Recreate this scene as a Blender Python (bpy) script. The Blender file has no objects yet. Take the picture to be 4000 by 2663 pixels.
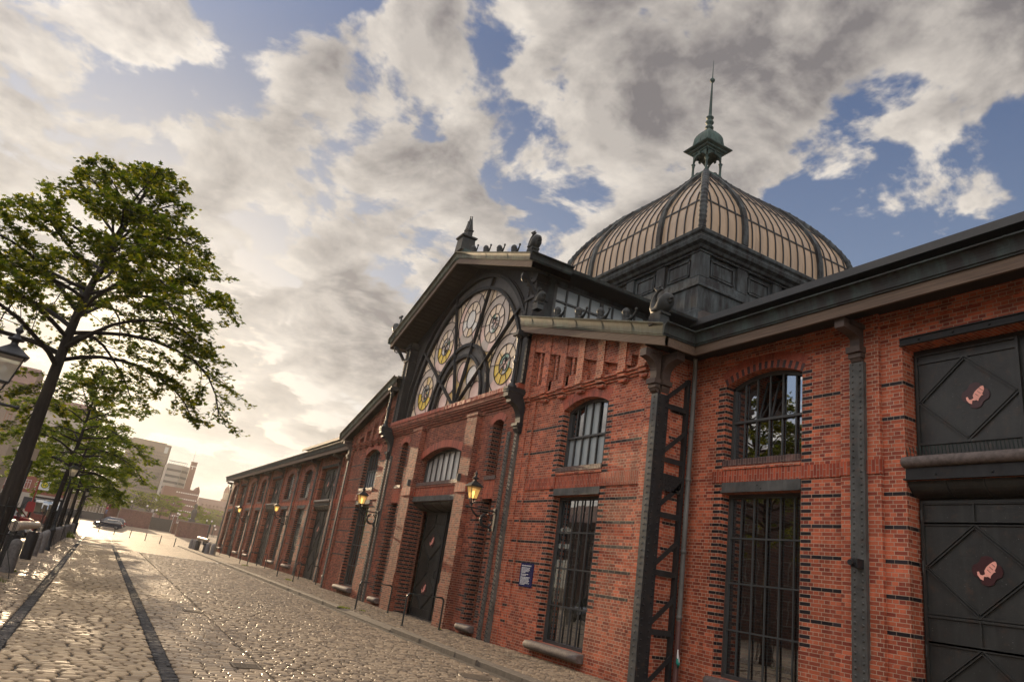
import bpy, math, random
import numpy as np
from mathutils import Vector, Matrix
R = math.radians
rnd = random.Random(7)
scene = bpy.context.scene
COL = scene.collection

# ------------------------------------------------------------------ mesh helpers
class MB:
    """collects faces with material slots; build() links them as ONE mesh object"""
    def __init__(self):
        self.v = []; self.f = []; self.m = []; self.s = []
    def face(self, pts, m=0, smooth=False):
        i = len(self.v); self.v.extend([tuple(p) for p in pts])
        self.f.append(tuple(range(i, i + len(pts)))); self.m.append(m); self.s.append(smooth)
    def grid(self, rows, m=0, smooth=True, close=False):
        i = len(self.v); n = len(rows[0])
        for r in rows: self.v.extend([tuple(p) for p in r])
        for a in range(len(rows) - 1):
            for b in range(n if close else n - 1):
                c = (b + 1) % n
                self.f.append((i + a*n + b, i + a*n + c, i + (a+1)*n + c, i + (a+1)*n + b)); self.m.append(m); self.s.append(smooth)
    def box(self, x0, x1, y0, y1, z0, z1, m=0):
        if x0 > x1: x0, x1 = x1, x0
        if y0 > y1: y0, y1 = y1, y0
        if z0 > z1: z0, z1 = z1, z0
        i = len(self.v)
        self.v.extend([(x0,y0,z0),(x1,y0,z0),(x1,y1,z0),(x0,y1,z0),(x0,y0,z1),(x1,y0,z1),(x1,y1,z1),(x0,y1,z1)])
        for q in ((0,3,2,1),(4,5,6,7),(0,1,5,4),(1,2,6,5),(2,3,7,6),(3,0,4,7)):
            self.f.append(tuple(i+k for k in q)); self.m.append(m); self.s.append(False)
    def obox(self, a, b, w, h, m=0, up=(0,0,1)):
        """bar from a to b with width w (sideways) and height h (along up)"""
        a = Vector(a); b = Vector(b); d = (b-a).normalized(); u = Vector(up)
        s = d.cross(u)
        if s.length < 1e-4: s = d.cross(Vector((1,0,0)))
        s.normalize(); u = s.cross(d).normalized()
        c = []
        for p in (a, b):
            c += [p - s*w/2 - u*h/2, p + s*w/2 - u*h/2, p + s*w/2 + u*h/2, p - s*w/2 + u*h/2]
        i = len(self.v); self.v.extend([tuple(p) for p in c])
        for q in ((0,1,2,3),(7,6,5,4),(0,4,5,1),(1,5,6,2),(2,6,7,3),(3,7,4,0)):
            self.f.append(tuple(i+k for k in q)); self.m.append(m); self.s.append(False)
    def prism(self, prof, axis, t0, t1, m=0, smooth=False):
        """prof: list of 2-D points; axis 'y' -> points are (x,z); 'x' -> (y,z); 'z' -> (x,y)"""
        def P(p, t):
            if axis == 'y': return (p[0], t, p[1])
            if axis == 'x': return (t, p[0], p[1])
            return (p[0], p[1], t)
        n = len(prof); i = len(self.v)
        self.v.extend([P(p, t0) for p in prof] + [P(p, t1) for p in prof])
        for k in range(n):
            j = (k+1) % n
            self.f.append((i+k, i+j, i+n+j, i+n+k)); self.m.append(m); self.s.append(smooth)
        self.f.append(tuple(i+k for k in reversed(range(n)))); self.m.append(m); self.s.append(False)
        self.f.append(tuple(i+n+k for k in range(n))); self.m.append(m); self.s.append(False)
    def tube(self, pts, rad, n=8, m=0, cap=True, smooth=True):
        pts = [Vector(p) for p in pts]
        if not hasattr(rad, '__len__'): rad = [rad]*len(pts)
        rows = []; ref = None
        for k, p in enumerate(pts):
            a = pts[max(k-1,0)]; b = pts[min(k+1,len(pts)-1)]
            d = (b-a)
            d = d.normalized() if d.length > 1e-9 else Vector((0,0,1))
            if ref is None:
                ref = Vector((1,0,0)) if abs(d.x) < .8 else Vector((0,1,0))
            s = d.cross(ref)
            if s.length < 1e-4: ref = Vector((0,1,0)) if abs(d.y) < .8 else Vector((0,0,1)); s = d.cross(ref)
            s.normalize(); u = s.cross(d).normalized(); ref = u.cross(s) if False else ref
            rows.append([p + (s*math.cos(2*math.pi*j/n) + u*math.sin(2*math.pi*j/n))*rad[k] for j in range(n)])
        self.grid(rows, m, smooth, close=True)
        if cap:
            self.face(list(reversed(rows[0])), m); self.face(rows[-1], m)
    def lathe(self, prof, c=(0,0,0), n=16, m=0, smooth=True):
        """prof: (r, z) pairs bottom to top round a vertical axis at c"""
        rows = [[(c[0]+r*math.cos(2*math.pi*j/n), c[1]+r*math.sin(2*math.pi*j/n), c[2]+z) for j in range(n)] for r, z in prof]
        self.grid(rows, m, smooth, close=True)
        self.face(list(reversed(rows[0])), m); self.face(rows[-1], m)
    def sq(self, prof, c, m=0, smooth=False):
        """square 'lathe': (half-size, z) pairs"""
        rows = [[(c[0]+sx*h, c[1]+sy*h, c[2]+z) for sx, sy in ((-1,-1),(1,-1),(1,1),(-1,1))] for h, z in prof]
        for a in range(len(rows)-1):
            for b in range(4):
                d = (b+1) % 4
                self.face([rows[a][b], rows[a][d], rows[a+1][d], rows[a+1][b]], m, smooth)
        self.face(list(reversed(rows[0])), m); self.face(rows[-1], m)
    def ball(self, c, r, m=0, n=10, k=6, sc=(1,1,1)):
        rows = []
        for a in range(k+1):
            t = -math.pi/2 + math.pi*a/k; rr = max(math.cos(t), .001)*r
            rows.append([(c[0]+sc[0]*rr*math.cos(2*math.pi*j/n), c[1]+sc[1]*rr*math.sin(2*math.pi*j/n), c[2]+sc[2]*r*math.sin(t)) for j in range(n)])
        self.grid(rows, m, True, close=True)
    def rivet(self, c, ax, r=.018, m=0):
        r *= 1.35
        """small dome, ax = outward unit axis (-1,0,0) or (0,-1,0)"""
        a = Vector(ax); s = a.cross(Vector((0,0,1))).normalized(); u = Vector((0,0,1)); c = Vector(c)
        r0 = [c + (s*math.cos(k*math.pi/3)+u*math.sin(k*math.pi/3))*r for k in range(6)]
        r1 = [c + a*r*.8 + (s*math.cos(k*math.pi/3)+u*math.sin(k*math.pi/3))*r*.6 for k in range(6)]
        self.grid([r0, r1], m, True, close=True); self.face(r1, m, True)
    def build(self, name, mats, parent=None, local=False):
        me = bpy.data.meshes.new(name)
        me.from_pydata(self.v, [], self.f)
        if not isinstance(mats, (list, tuple)): mats = [mats]
        for mm in mats: me.materials.append(mm)
        me.polygons.foreach_set('material_index', self.m)
        me.polygons.foreach_set('use_smooth', self.s)
        me.update()
        o = bpy.data.objects.new(name, me); COL.objects.link(o)
        if parent is not None: attach(o, parent, local)
        return o

WORLD = {}
def wpos(o):
    v = Vector((0,0,0)); p = o
    while p is not None:
        v += p.location; p = p.parent if p.get('_loc') else None
    return v
def attach(o, parent, local=False):
    """parent o; local=False means the mesh is in world coordinates and stays put"""
    o.parent = parent
    if not local:
        root = parent
        while root.parent is not None: root = root.parent
        if root is parent: o.matrix_parent_inverse = Matrix.Translation(-root.location)
def tag(o, label=None, cat=None, group=None, kind=None):
    if label: o['label'] = label
    if cat: o['category'] = cat
    if group: o['group'] = group
    if kind: o['kind'] = kind
    return o
def empty(name, loc, label=None, cat=None, group=None, rz=0):
    o = bpy.data.objects.new(name, None); COL.objects.link(o)
    o.location = loc; o.rotation_euler = (0,0,rz); o.empty_display_size = .2
    return tag(o, label, cat, group)
def copy_tree(o, parent=None):
    c = o.copy(); COL.objects.link(c)
    if parent is not None: c.parent = parent
    for ch in list(o.children): copy_tree(ch, c)
    return c

# ------------------------------------------------------------------ material helpers
class NT:
    def __init__(self, name):
        self.mat = bpy.data.materials.new(name); self.mat.use_nodes = True
        self.t = self.mat.node_tree; self.t.nodes.clear()
        self.out = self.n('ShaderNodeOutputMaterial')
    def n(self, typ, ins=None, **attrs):
        nd = self.t.nodes.new(typ)
        for k, v in attrs.items(): setattr(nd, k, v)
        for k, v in (ins or {}).items():
            s = nd.inputs[k]
            if isinstance(v, bpy.types.NodeSocket): self.t.links.new(v, s)
            else: s.default_value = v
        return nd
    def math(self, op, a, b=None, c=None, clamp=False):
        nd = self.n('ShaderNodeMath', operation=op); nd.use_clamp = clamp
        for i, v in enumerate((a, b, c)):
            if v is None: continue
            if isinstance(v, bpy.types.NodeSocket): self.t.links.new(v, nd.inputs[i])
            else: nd.inputs[i].default_value = v
        return nd.outputs[0]
    def mix(self, fac, a, b, blend='MIX'):
        nd = self.n('ShaderNodeMix', data_type='RGBA', blend_type=blend)
        for i, v in ((0, fac), (6, a), (7, b)):
            if isinstance(v, bpy.types.NodeSocket): self.t.links.new(v, nd.inputs[i])
            else: nd.inputs[i].default_value = (v if i == 0 or len(v) == 4 else (*v, 1))
        return nd.outputs[2]
    def ramp(self, fac, stops):
        nd = self.n('ShaderNodeValToRGB'); r = nd.color_ramp
        while len(r.elements) > 1: r.elements.remove(r.elements[-1])
        r.elements[0].position = stops[0][0]; r.elements[0].color = (*stops[0][1], 1) if len(stops[0][1]) == 3 else stops[0][1]
        for p, c in stops[1:]:
            e = r.elements.new(p); e.color = (*c, 1) if len(c) == 3 else c
        self.t.links.new(fac, nd.inputs[0]); return nd.outputs[0]
    def noise(self, scale, detail=4, rough=.55, vec=None, dist=0.0):
        ins = {'Scale': scale, 'Detail': detail, 'Roughness': rough, 'Distortion': dist}
        if vec is not None: ins['Vector'] = vec
        return self.n('ShaderNodeTexNoise', ins).outputs[0]
    def pos(self): return self.n('ShaderNodeNewGeometry').outputs['Position']
    def bump(self, h, strength=.5, dist=.02, normal=None):
        ins = {'Height': h, 'Strength': strength, 'Distance': dist}
        if normal is not None: ins['Normal'] = normal
        return self.n('ShaderNodeBump', ins).outputs[0]
    def bsdf(self, **ins):
        nd = self.n('ShaderNodeBsdfPrincipled')
        for k, v in ins.items():
            k = k.replace('_', ' ')
            s = nd.inputs[k]
            if isinstance(v, bpy.types.NodeSocket): self.t.links.new(v, s)
            elif isinstance(v, (tuple, list)) and len(v) == 3 and s.type == 'RGBA': s.default_value = (*v, 1)
            else: s.default_value = v
        self.t.links.new(nd.outputs[0], self.out.inputs[0]); return nd
    def surf(self, sock): self.t.links.new(sock, self.out.inputs[0])

def simple(name, col, rough=.6, metal=0., var=.25, scale=6., bump=.15, spec=.5, col2=None, detail=5, rust=0., specks=0.):
    """painted / stone / metal surface with mottled tone and a little relief"""
    t = NT(name); p = t.pos()
    n1 = t.noise(scale, detail, .6, p); n2 = t.noise(scale*9, 3, .6, p)
    c2 = col2 or tuple(c*(1-var) for c in col); c1 = tuple(min(1, c*(1+var*.6)) for c in col)
    c = t.mix(t.ramp(n1, [(.3,(0,0,0)),(.7,(1,1,1))]), (*c2,1), (*c1,1))
    if rust:
        n3 = t.noise(4.5, 7, .72, p); c = t.mix(t.math('MULTIPLY', t.ramp(n3, [(.55,(0,0,0)),(.72,(1,1,1))]), rust), c, (.16,.07,.035))
        st = t.noise(1., 5, .6, t.n('ShaderNodeMapping', {'Vector': p, 'Scale': (7.,7.,.7)}).outputs[0]); c = t.mix(t.math('MULTIPLY', t.ramp(st, [(.48,(0,0,0)),(.75,(1,1,1))]), rust), c, tuple(min(1,a*2.1+.02) for a in col))
    if specks:
        n4 = t.noise(34., 3, .5, p); c = t.mix(t.math('MULTIPLY', t.ramp(n4, [(.70,(0,0,0)),(.76,(1,1,1))]), specks), c, (.28,.28,.27))
    rr = t.math('MULTIPLY_ADD', n2, .3, rough-.15)
    t.bsdf(Base_Color=c, Roughness=rr, Metallic=metal, Specular_IOR_Level=spec, Normal=t.bump(n2, bump, .01))
    return t.mat

def wall_uv(t, swap=False):
    g = t.n('ShaderNodeNewGeometry')
    sp = t.n('ShaderNodeSeparateXYZ', {0: g.outputs['Position']}); sn = t.n('ShaderNodeSeparateXYZ', {0: g.outputs['True Normal']})
    ax = t.math('GREATER_THAN', t.math('ABSOLUTE', sn.outputs[0]), .6)
    u = t.math('ADD', t.math('MULTIPLY', ax, sp.outputs[1]), t.math('MULTIPLY', t.math('SUBTRACT', 1., ax), t.math('ADD', sp.outputs[0], .06)))
    az = t.math('GREATER_THAN', t.math('ABSOLUTE', sn.outputs[2]), .7)
    v = t.math('ADD', t.math('MULTIPLY', az, sp.outputs[1]), t.math('MULTIPLY', t.math('SUBTRACT', 1., az), sp.outputs[2]))
    cv = t.n('ShaderNodeCombineXYZ', {0: v if swap else u, 1: u if swap else v})
    return cv.outputs[0], g.outputs['Position'], sp.outputs[2]
COURSE = .0763
def brick(name, c1, c2, mortar, bw=.254, rh=COURSE, swap=False, ms=.0065, rough=.5, squash=.5, bump=.55, stain=.45, spec=.45):
    t = NT(name); uv, p, z = wall_uv(t, swap)
    b = t.n('ShaderNodeTexBrick', {'Vector': uv, 'Color1': (1,1,1,1), 'Color2': (0,0,0,1), 'Mortar': (.5,.5,.5,1), 'Scale': 1., 'Mortar Size': ms,
        'Mortar Smooth': .25, 'Bias': 0., 'Brick Width': bw, 'Row Height': rh})
    b.offset = .5; b.squash = squash; b.squash_frequency = 2
    tint = t.n('ShaderNodeRGBToBW', {0: b.outputs[0]}).outputs[0]
    col = t.ramp(tint, [(0.,c2),(.35,tuple(.6*a+.4*bb for a,bb in zip(c2,c1))),(.62,c1),(.86,tuple(min(1,a*1.22+.01) for a in c1)),(1.,tuple(.5*a+.5*bb for a,bb in zip(c2,c1)))])
    big = t.noise(.55, 6, .62, p); col = t.mix(t.math('MULTIPLY', t.ramp(big, [(.35,(1,1,1)),(.62,(0,0,0))]), stain), col, tuple(a*.42 for a in c1), 'MIX')
    st = t.n('ShaderNodeMapping', {'Vector': p, 'Scale': (1.6,1.6,.35)}).outputs[0]
    soot = t.noise(1.1, 6, .65, st); col = t.mix(t.math('MULTIPLY', t.ramp(soot, [(.47,(0,0,0)),(.72,(1,1,1))]), .68), col, tuple(a*.22 for a in c1))
    salt = t.noise(1.7, 7, .7, p); col = t.mix(t.math('MULTIPLY', t.ramp(salt, [(.60,(0,0,0)),(.78,(1,1,1))]), .38), col, (.62,.36,.27))
    fine = t.noise(55., 4, .7, p); col = t.mix(.35, col, t.ramp(fine, [(.3,(.25,.25,.25)),(.75,(1,1,1))]), 'MULTIPLY')
    mo = t.mix(t.noise(2.2, 5, .6, p), tuple(a*.45 for a in mortar), tuple(min(1,a*1.25) for a in mortar))
    col = t.mix(b.outputs['Fac'], col, mo)
    h = t.math('ADD', t.math('MULTIPLY', b.outputs['Fac'], -1.), t.math('MULTIPLY', fine, .45))
    h = t.math('ADD', h, t.math('MULTIPLY', tint, .35))
    t.bsdf(Base_Color=col, Roughness=t.math('MULTIPLY_ADD', fine, .35, rough-.17), Specular_IOR_Level=spec, Normal=t.bump(h, bump, .012))
    return t.mat

M = {}
M['brick'] = brick('shaded_red_brick', (.36,.092,.048), (.14,.034,.026), (.31,.205,.15), ms=.0068, rough=.68, spec=.22, bump=.8)  # shaded copy for the far and central walls; their shade is in the colour
M['brick_wing'] = brick('lit_red_brick', (.60,.148,.070), (.25,.046,.030), (.50,.36,.26), ms=.0068, rough=.62, spec=.25, stain=.35)  # lit copy of the same brick, with paler mortar, for near wing and bay
M['soldier'] = brick('soldier_brick', (.50,.10,.045), (.28,.05,.03), (.36,.26,.2), swap=True, squash=1., rough=.65, spec=.22)
M['dark_brick'] = brick('dark_glazed_brick', (.028,.020,.024), (.012,.009,.011), (.30,.22,.17), rough=.55, stain=.1, spec=.25)
M['purple_brick'] = brick('brown_soldier_brick', (.13,.06,.05), (.06,.032,.03), (.22,.16,.13), swap=True, squash=1.)
M['voussoir'] = None
def island_mat(name, stops, rough=.5, bump=.2, scale=40., spec=.5):
    t = NT(name); g = t.n('ShaderNodeNewGeometry'); f = t.noise(scale, 4, .65, g.outputs['Position'])
    c = t.ramp(g.outputs['Random Per Island'], stops)
    c = t.mix(.4, c, t.ramp(f, [(.25,(.35,.35,.35)),(.75,(1,1,1))]), 'MULTIPLY')
    t.bsdf(Base_Color=c, Roughness=t.math('MULTIPLY_ADD', f, .3, rough-.15), Specular_IOR_Level=spec, Normal=t.bump(f, bump, .01)); return t.mat
M['voussoir'] = island_mat('arch_brick', [(0,(.30,.06,.035)),(.35,(.46,.10,.05)),(.7,(.40,.085,.045)),(1,(.22,.05,.03))])
M['voussoir_dark'] = island_mat('dark_arch_brick', [(0,(.03,.02,.022)),(.5,(.10,.04,.035)),(1,(.05,.03,.03))])
M['steel'] = simple('grey_steel_paint', (.080,.080,.076), .6, 0., .4, 2.2, .3, .25, rust=.35)
M['steel_lit'] = simple('lit_steel_flat', (.11,.104,.092), .6, 0., .45, 3., .3, .3)  # lighter copy of the steel; sunlight on the flats is in the colour
M['steel_dark'] = simple('dark_steel_paint', (.020,.020,.021), .55, 0., .3, 3., .1, .3, rust=.22)
M['door'] = simple('dark_door_paint', (.021,.022,.0205), .5, 0., .5, 1.6, .25, rust=.25, specks=.5)
M['frame'] = simple('window_frame_paint', (.05,.052,.052), .45, 0., .2, 5., .1)
M['iron'] = simple('black_cast_iron', (.018,.019,.021), .5, .0, .3, 6., .15, .4)
M['stone'] = simple('granite_sill', (.125,.10,.09), .75, 0., .5, 14., .4)
M['stone2'] = simple('granite_post', (.16,.15,.145), .7, 0., .4, 14., .3)
M['kerb'] = simple('granite_kerb', (.105,.085,.065), .85, 0., .35, 9., .3)
M['brown_timber'] = simple('carved_bracket', (.075,.05,.04), .65, 0., .3, 7., .2)
M['dark_roof'] = simple('dark_metal_roof', (.022,.022,.023), .6, .0, .3, 2., .1)
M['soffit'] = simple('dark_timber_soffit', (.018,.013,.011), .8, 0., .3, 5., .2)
M['lead'] = simple('leading', (.018,.018,.02), .45, .2, .2, 10., .1)
M['bronze'] = simple('dark_bronze', (.022,.024,.023), .55, 0., .35, 9., .25, .3)
M['inside'] = simple('hall_inside', (.06,.05,.045), .8, 0., .2, 3., .1)
def wood():
    t = NT('weathered_fascia_wood'); p = t.pos()
    w = t.n('ShaderNodeMapping', {'Vector': p, 'Scale': (9., .55, 26.)}).outputs[0]
    n1 = t.noise(1.6, 6, .65, w, .6); n2 = t.noise(1.1, 4, .6, p)
    c = t.ramp(n1, [(.28,(.035,.02,.012)),(.5,(.10,.06,.036)),(.72,(.19,.125,.075))])
    c = t.mix(t.math('MULTIPLY', n2, .5), c, (.09,.065,.05))
    t.bsdf(Base_Color=c, Roughness=.7, Normal=t.bump(n1, .5, .015)); return t.mat
M['wood'] = wood()
def copper(name, base, pat, amt, rough=.45, spec=.3):
    t = NT(name); p = t.pos()
    st = t.n('ShaderNodeMapping', {'Vector': p, 'Scale': (2.2,2.2,.5)}).outputs[0]
    n1 = t.noise(1.5, 7, .65, st); n2 = t.noise(.8, 5, .6, p); n3 = t.noise(30., 3, .6, p)
    c = t.mix(t.ramp(n1, [(.5-amt*.4,(0,0,0)),(.78-amt*.3,(1,1,1))]), base, pat)
    c = t.mix(t.math('MULTIPLY', t.ramp(n2, [(.35,(1,1,1)),(.65,(0,0,0))]), .6), c, tuple(a*.45 for a in base))
    t.bsdf(Base_Color=c, Roughness=t.math('MULTIPLY_ADD', n1, .35, rough-.15), Metallic=.05, Specular_IOR_Level=spec, Normal=t.bump(n3, .12, .01)); return t.mat
M['gutter'] = copper('old_copper_gutter', (.085,.075,.055), (.17,.20,.15), .3, .6)
M['gutter_dark'] = copper('dark_copper_gutter', (.026,.024,.023), (.06,.085,.08), .22, .55, .2)
M['sheet'] = copper('dark_copper_sheet', (.022,.021,.022), (.10,.12,.125), .25, .6, .18)
M['patina'] = copper('green_copper', (.018,.036,.032), (.055,.098,.086), .4, .55)
def pane(name, col, rough, spec, bump, bscale, trans=0.):
    t = NT(name); p = t.pos(); n = t.noise(bscale, 4, .6, p)
    n2 = t.noise(1.2, 3, .6, p)
    c = t.mix(t.math('MULTIPLY', n2, .6), col, tuple(a*.72 for a in col))
    b = t.bsdf(Base_Color=c, Roughness=rough, Specular_IOR_Level=spec, Normal=t.bump(n, bump, .02)); return t.mat
def dome_pane():
    t = NT('cream_dome_glazing'); p = t.pos(); n = t.noise(2.5, 4, .6, p); v = t.n('ShaderNodeTexVoronoi', {'Vector': t.n('ShaderNodeMapping', {'Vector': p, 'Scale': (1.85,1.85,.42)}).outputs[0], 'Scale': 1.}).outputs['Color']
    c = t.mix(t.n('ShaderNodeRGBToBW', {0: v}).outputs[0], (.40,.285,.185), (.29,.21,.14)); st = t.noise(1., 5, .6, t.n('ShaderNodeMapping', {'Vector': p, 'Scale': (5.,5.,.5)}).outputs[0])
    c = t.mix(t.math('MULTIPLY', t.ramp(st, [(.45,(0,0,0)),(.75,(1,1,1))]), .5), c, (.20,.15,.11))
    t.bsdf(Base_Color=c, Roughness=.24, Specular_IOR_Level=.5, Normal=t.bump(n, .10, .05)); return t.mat
M['dome_pane'] = dome_pane()
def amber():
    t = NT('leaded_glass'); g = t.n('ShaderNodeNewGeometry'); p = g.outputs['Position']
    sp = t.n('ShaderNodeSeparateXYZ', {0: p}); r = g.outputs['Random Per Island']
    h = t.noise(26., 5, .7, p); big = t.noise(.7, 3, .5, p)
    base = t.ramp(r, [(0.,(.52,.40,.28)),(.25,(.64,.50,.36)),(.5,(.66,.54,.42)),(.75,(.58,.48,.41)),(1.,(.64,.48,.34))])
    low = t.math('MULTIPLY', t.ramp(t.math('MULTIPLY_ADD', sp.outputs[2], -.22, 2.9), [(.2,(0,0,0)),(.85,(1,1,1))]), t.ramp(big, [(.44,(0,0,0)),(.6,(1,1,1))]))
    base = t.mix(1., base, (1.3,1.3,1.28), 'MULTIPLY'); c = t.mix(low, base, t.ramp(r, [(0,(.80,.55,.08)),(.45,(.72,.42,.05)),(.7,(.70,.40,.30)),(1,(.85,.62,.15))]))
    t.bsdf(Base_Color=c, Roughness=.16, Specular_IOR_Level=.4, Normal=t.bump(h, .3, .03)); return t.mat
M['amber'] = amber()
def glass_col(name, col, rough=.14):
    t = NT(name); p = t.pos(); h = t.noise(22., 4, .7, p); b = t.noise(2.5, 3, .5, p)
    c = t.mix(b, tuple(a*.75 for a in col), tuple(min(1,a*1.45) for a in col))
    t.bsdf(Base_Color=c, Roughness=rough, Specular_IOR_Level=.35, Normal=t.bump(h, .35, .02)); return t.mat
M['gl_mauve'] = glass_col('mauve_glass', (.46,.38,.32)); M['gl_pink'] = glass_col('pink_glass', (.74,.50,.42)); M['gl_yellow'] = glass_col('yellow_glass', (.78,.50,.08))
M['gl_clear'] = glass_col('pale_glass', (.72,.66,.60)); M['gl_red'] = glass_col('red_glass', (.30,.05,.03)); M['gl_green'] = glass_col('green_glass', (.25,.36,.28))
def window_glass():
    t = NT('window_glass'); p = t.pos(); n = t.noise(1.3, 2, .5, p)
    nb = t.bump(n, .035, .05)
    fr = t.n('ShaderNodeFresnel', {'IOR': 3.0, 'Normal': nb}).outputs[0]
    gl = t.n('ShaderNodeBsdfGlossy', {'Color': (.95,.97,1,1), 'Roughness': .012, 'Normal': nb}).outputs[0]
    tr = t.n('ShaderNodeBsdfTransparent', {'Color': (.19,.20,.195,1)}).outputs[0]
    f = t.math('ADD', t.math('MULTIPLY', fr, 1.05), .05, clamp=True)
    t.surf(t.n('ShaderNodeMixShader', {0: f, 1: tr, 2: gl}).outputs[0]); return t.mat
M['glass'] = window_glass()
M['sky_reflection_pane'] = pane('sky_reflection_pane', (.50,.49,.46), .12, .8, .05, 4.)  # sky reflection painted as a pale base colour
M['frost'] = pane('frosted_glass', (.30,.34,.35), .22, .6, .05, 4.)
def lamp_glass(name, col, e):
    t = NT(name); p = t.pos(); n = t.noise(9., 3, .6, p)
    gl = t.n('ShaderNodeBsdfGlossy', {'Color': (1,1,1,1), 'Roughness': .08}).outputs[0]
    tr = t.n('ShaderNodeBsdfTransparent', {'Color': (*[min(1,c*1.0) for c in col],1)}).outputs[0]
    tl = t.n('ShaderNodeBsdfTranslucent', {'Color': (*col,1)}).outputs[0]
    a = t.n('ShaderNodeMixShader', {0: .55, 1: tl, 2: tr}).outputs[0]
    t.surf(t.n('ShaderNodeMixShader', {0: .12, 1: a, 2: gl}).outputs[0]); return t.mat
M['lamp_glass'] = lamp_glass('lamp_glass', (.95,.82,.55), 0)
M['lamp_clear'] = lamp_glass('clear_lamp_glass', (.9,.9,.85), 0)
def emit(name, col, s):
    t = NT(name); t.surf(t.n('ShaderNodeEmission', {'Color': (*col,1), 'Strength': s}).outputs[0]); return t.mat
M['mantle'] = emit('lit_gas_mantle', (1.,.62,.20), 5.)
def flat(name, col, rough=.5, metal=0., spec=.5): return simple(name, col, rough, metal, .12, 12., .05, spec)
M['fish_pink'] = flat('pink_fish_paint', (.92,.42,.33)); M['badge'] = flat('dark_red_badge', (.045,.010,.012), .4)
M['navy'] = flat('navy_enamel', (.018,.020,.085), .25); M['white'] = flat('white_paint', (.78,.78,.76), .4)
M['pipe'] = copper('zinc_downpipe', (.12,.115,.105), (.20,.21,.20), .3); M['pipe_red'] = flat('brown_pipe', (.10,.045,.04), .4)
M['rail'] = simple('dark_green_rail', (.020,.026,.026), .35, .1, .2, 5., .1)
M['tealcup'] = flat('teal_tape', (.02,.25,.20), .4)
# ================================================================== THE MARKET HALL
XW, XF, XC = 12.58, 11.42, 11.30          # wing wall, side-bay wall, central-bay wall
YC = 26.75
hall = empty('market_hall', (12, YC, 0), 'long red brick market hall with a glazed dome, stained glass gable and dark metal doors', 'building')
def snap(z): return round(z/COURSE)*COURSE

def arch_z(op, y):
    ya, yb, za, zb, rise = op; c = (ya+yb)/2; h = (yb-ya)/2
    return zb + rise*(1-((y-c)/h)**2)
def wall(mb, x, y0, y1, z0, ztop, ops, depth=.36, m=0):
    """front face at x (looking to -x) with real openings and their reveals"""
    zt = ztop if callable(ztop) else (lambda y: ztop)
    br = {y0, y1}
    for op in ops:
        n = 10 if op[4] > 0 else 1
        for k in range(n+1): br.add(op[0] + (op[1]-op[0])*k/n)
    br = sorted(b for b in br if y0-1e-6 <= b <= y1+1e-6)
    for p, q in zip(br, br[1:]):
        if q-p < 1e-6: continue
        c = (p+q)/2; cur = (z0, z0)
        for op in sorted((o for o in ops if o[0] < c < o[1]), key=lambda o: o[2]):
            if op[2] > cur[0]+1e-6: mb.face([(x,p,cur[0]),(x,p,op[2]),(x,q,op[2]),(x,q,cur[1])], m)
            a, b = arch_z(op, p), arch_z(op, q)
            mb.face([(x,p,a),(x+depth,p,a),(x+depth,q,b),(x,q,b)], m)
            cur = (a, b)
        mb.face([(x,p,cur[0]),(x,p,zt(p)),(x,q,zt(q)),(x,q,cur[1])], m)
    for ya, yb, za, zb, rise in ops:
        mb.face([(x,yb,za),(x,yb,zb),(x+depth,yb,zb),(x+depth,yb,za)], m)
        mb.face([(x,ya,za),(x+depth,ya,za),(x+depth,ya,zb),(x,ya,zb)], m)
        mb.face([(x,ya,za),(x,yb,za),(x+depth,yb,za),(x+depth,ya,za)], m)
BH = COURSE-.011
def band(mb, x, y0, y1, z, m=1):
    z = snap(z)+.0055; mb.box(x-.004, x+.02, y0, y1, z, z+BH, m)
def quoins(mb, x, op, depth, m=1, wid=.25, lo=None, hi=None, skip=2):
    ya, yb, za, zb, rise = op
    k = 0
    z = snap((lo if lo is not None else za)+.02)
    top = hi if hi is not None else zb-.03
    while z < top:
        w = wid if k % 2 == 0 else wid*.98
        for y, s in ((ya,-1),(yb,1)):
            a, b = (y-w, y+.003) if s < 0 else (y-.003, y+w)
            mb.box(x-.004, x+.02, a, b, z+.0055, z+.0055+BH, m)
            # the same brick seen on the reveal
            if s < 0: mb.box(x-.002, x+depth*.62, y-.02, y+.004, z+.0055, z+.0055+BH, m)
            else: mb.box(x-.002, x+depth*.62, y-.004, y+.02, z+.0055, z+.0055+BH, m)
        z += COURSE*skip; k += 1
def voussoirs(mb, x, op, h=.25, m=2, n=None, alt=None, proud=.02, ext=.0):
    ya, yb, za, zb, rise = op; c = (ya+yb)/2; hw = (yb-ya)/2
    rad = (hw*hw+rise*rise)/(2*rise); cz = zb+rise-rad; a1 = math.asin(min(1,(hw+ext)/rad))
    n = n or int(2*a1*rad/.085)
    for k in range(n):
        t0 = -a1+2*a1*(k+.06)/n; t1 = -a1+2*a1*(k+.94)/n
        for (ra, rb) in ((rad, rad+h*.5-.006),(rad+h*.5+.006, rad+h)) if h > .3 else ((rad, rad+h),):
            pr = [(c+rr*math.sin(t), cz+rr*math.cos(t)) for rr, t in ((ra,t0),(ra,t1),(rb,t1),(rb,t0))]
            i = alt if (alt is not None and k % 2 == 0 and ra == rad) else m
            mb.prism(pr, 'x', x-proud, x+.06, i)

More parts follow.
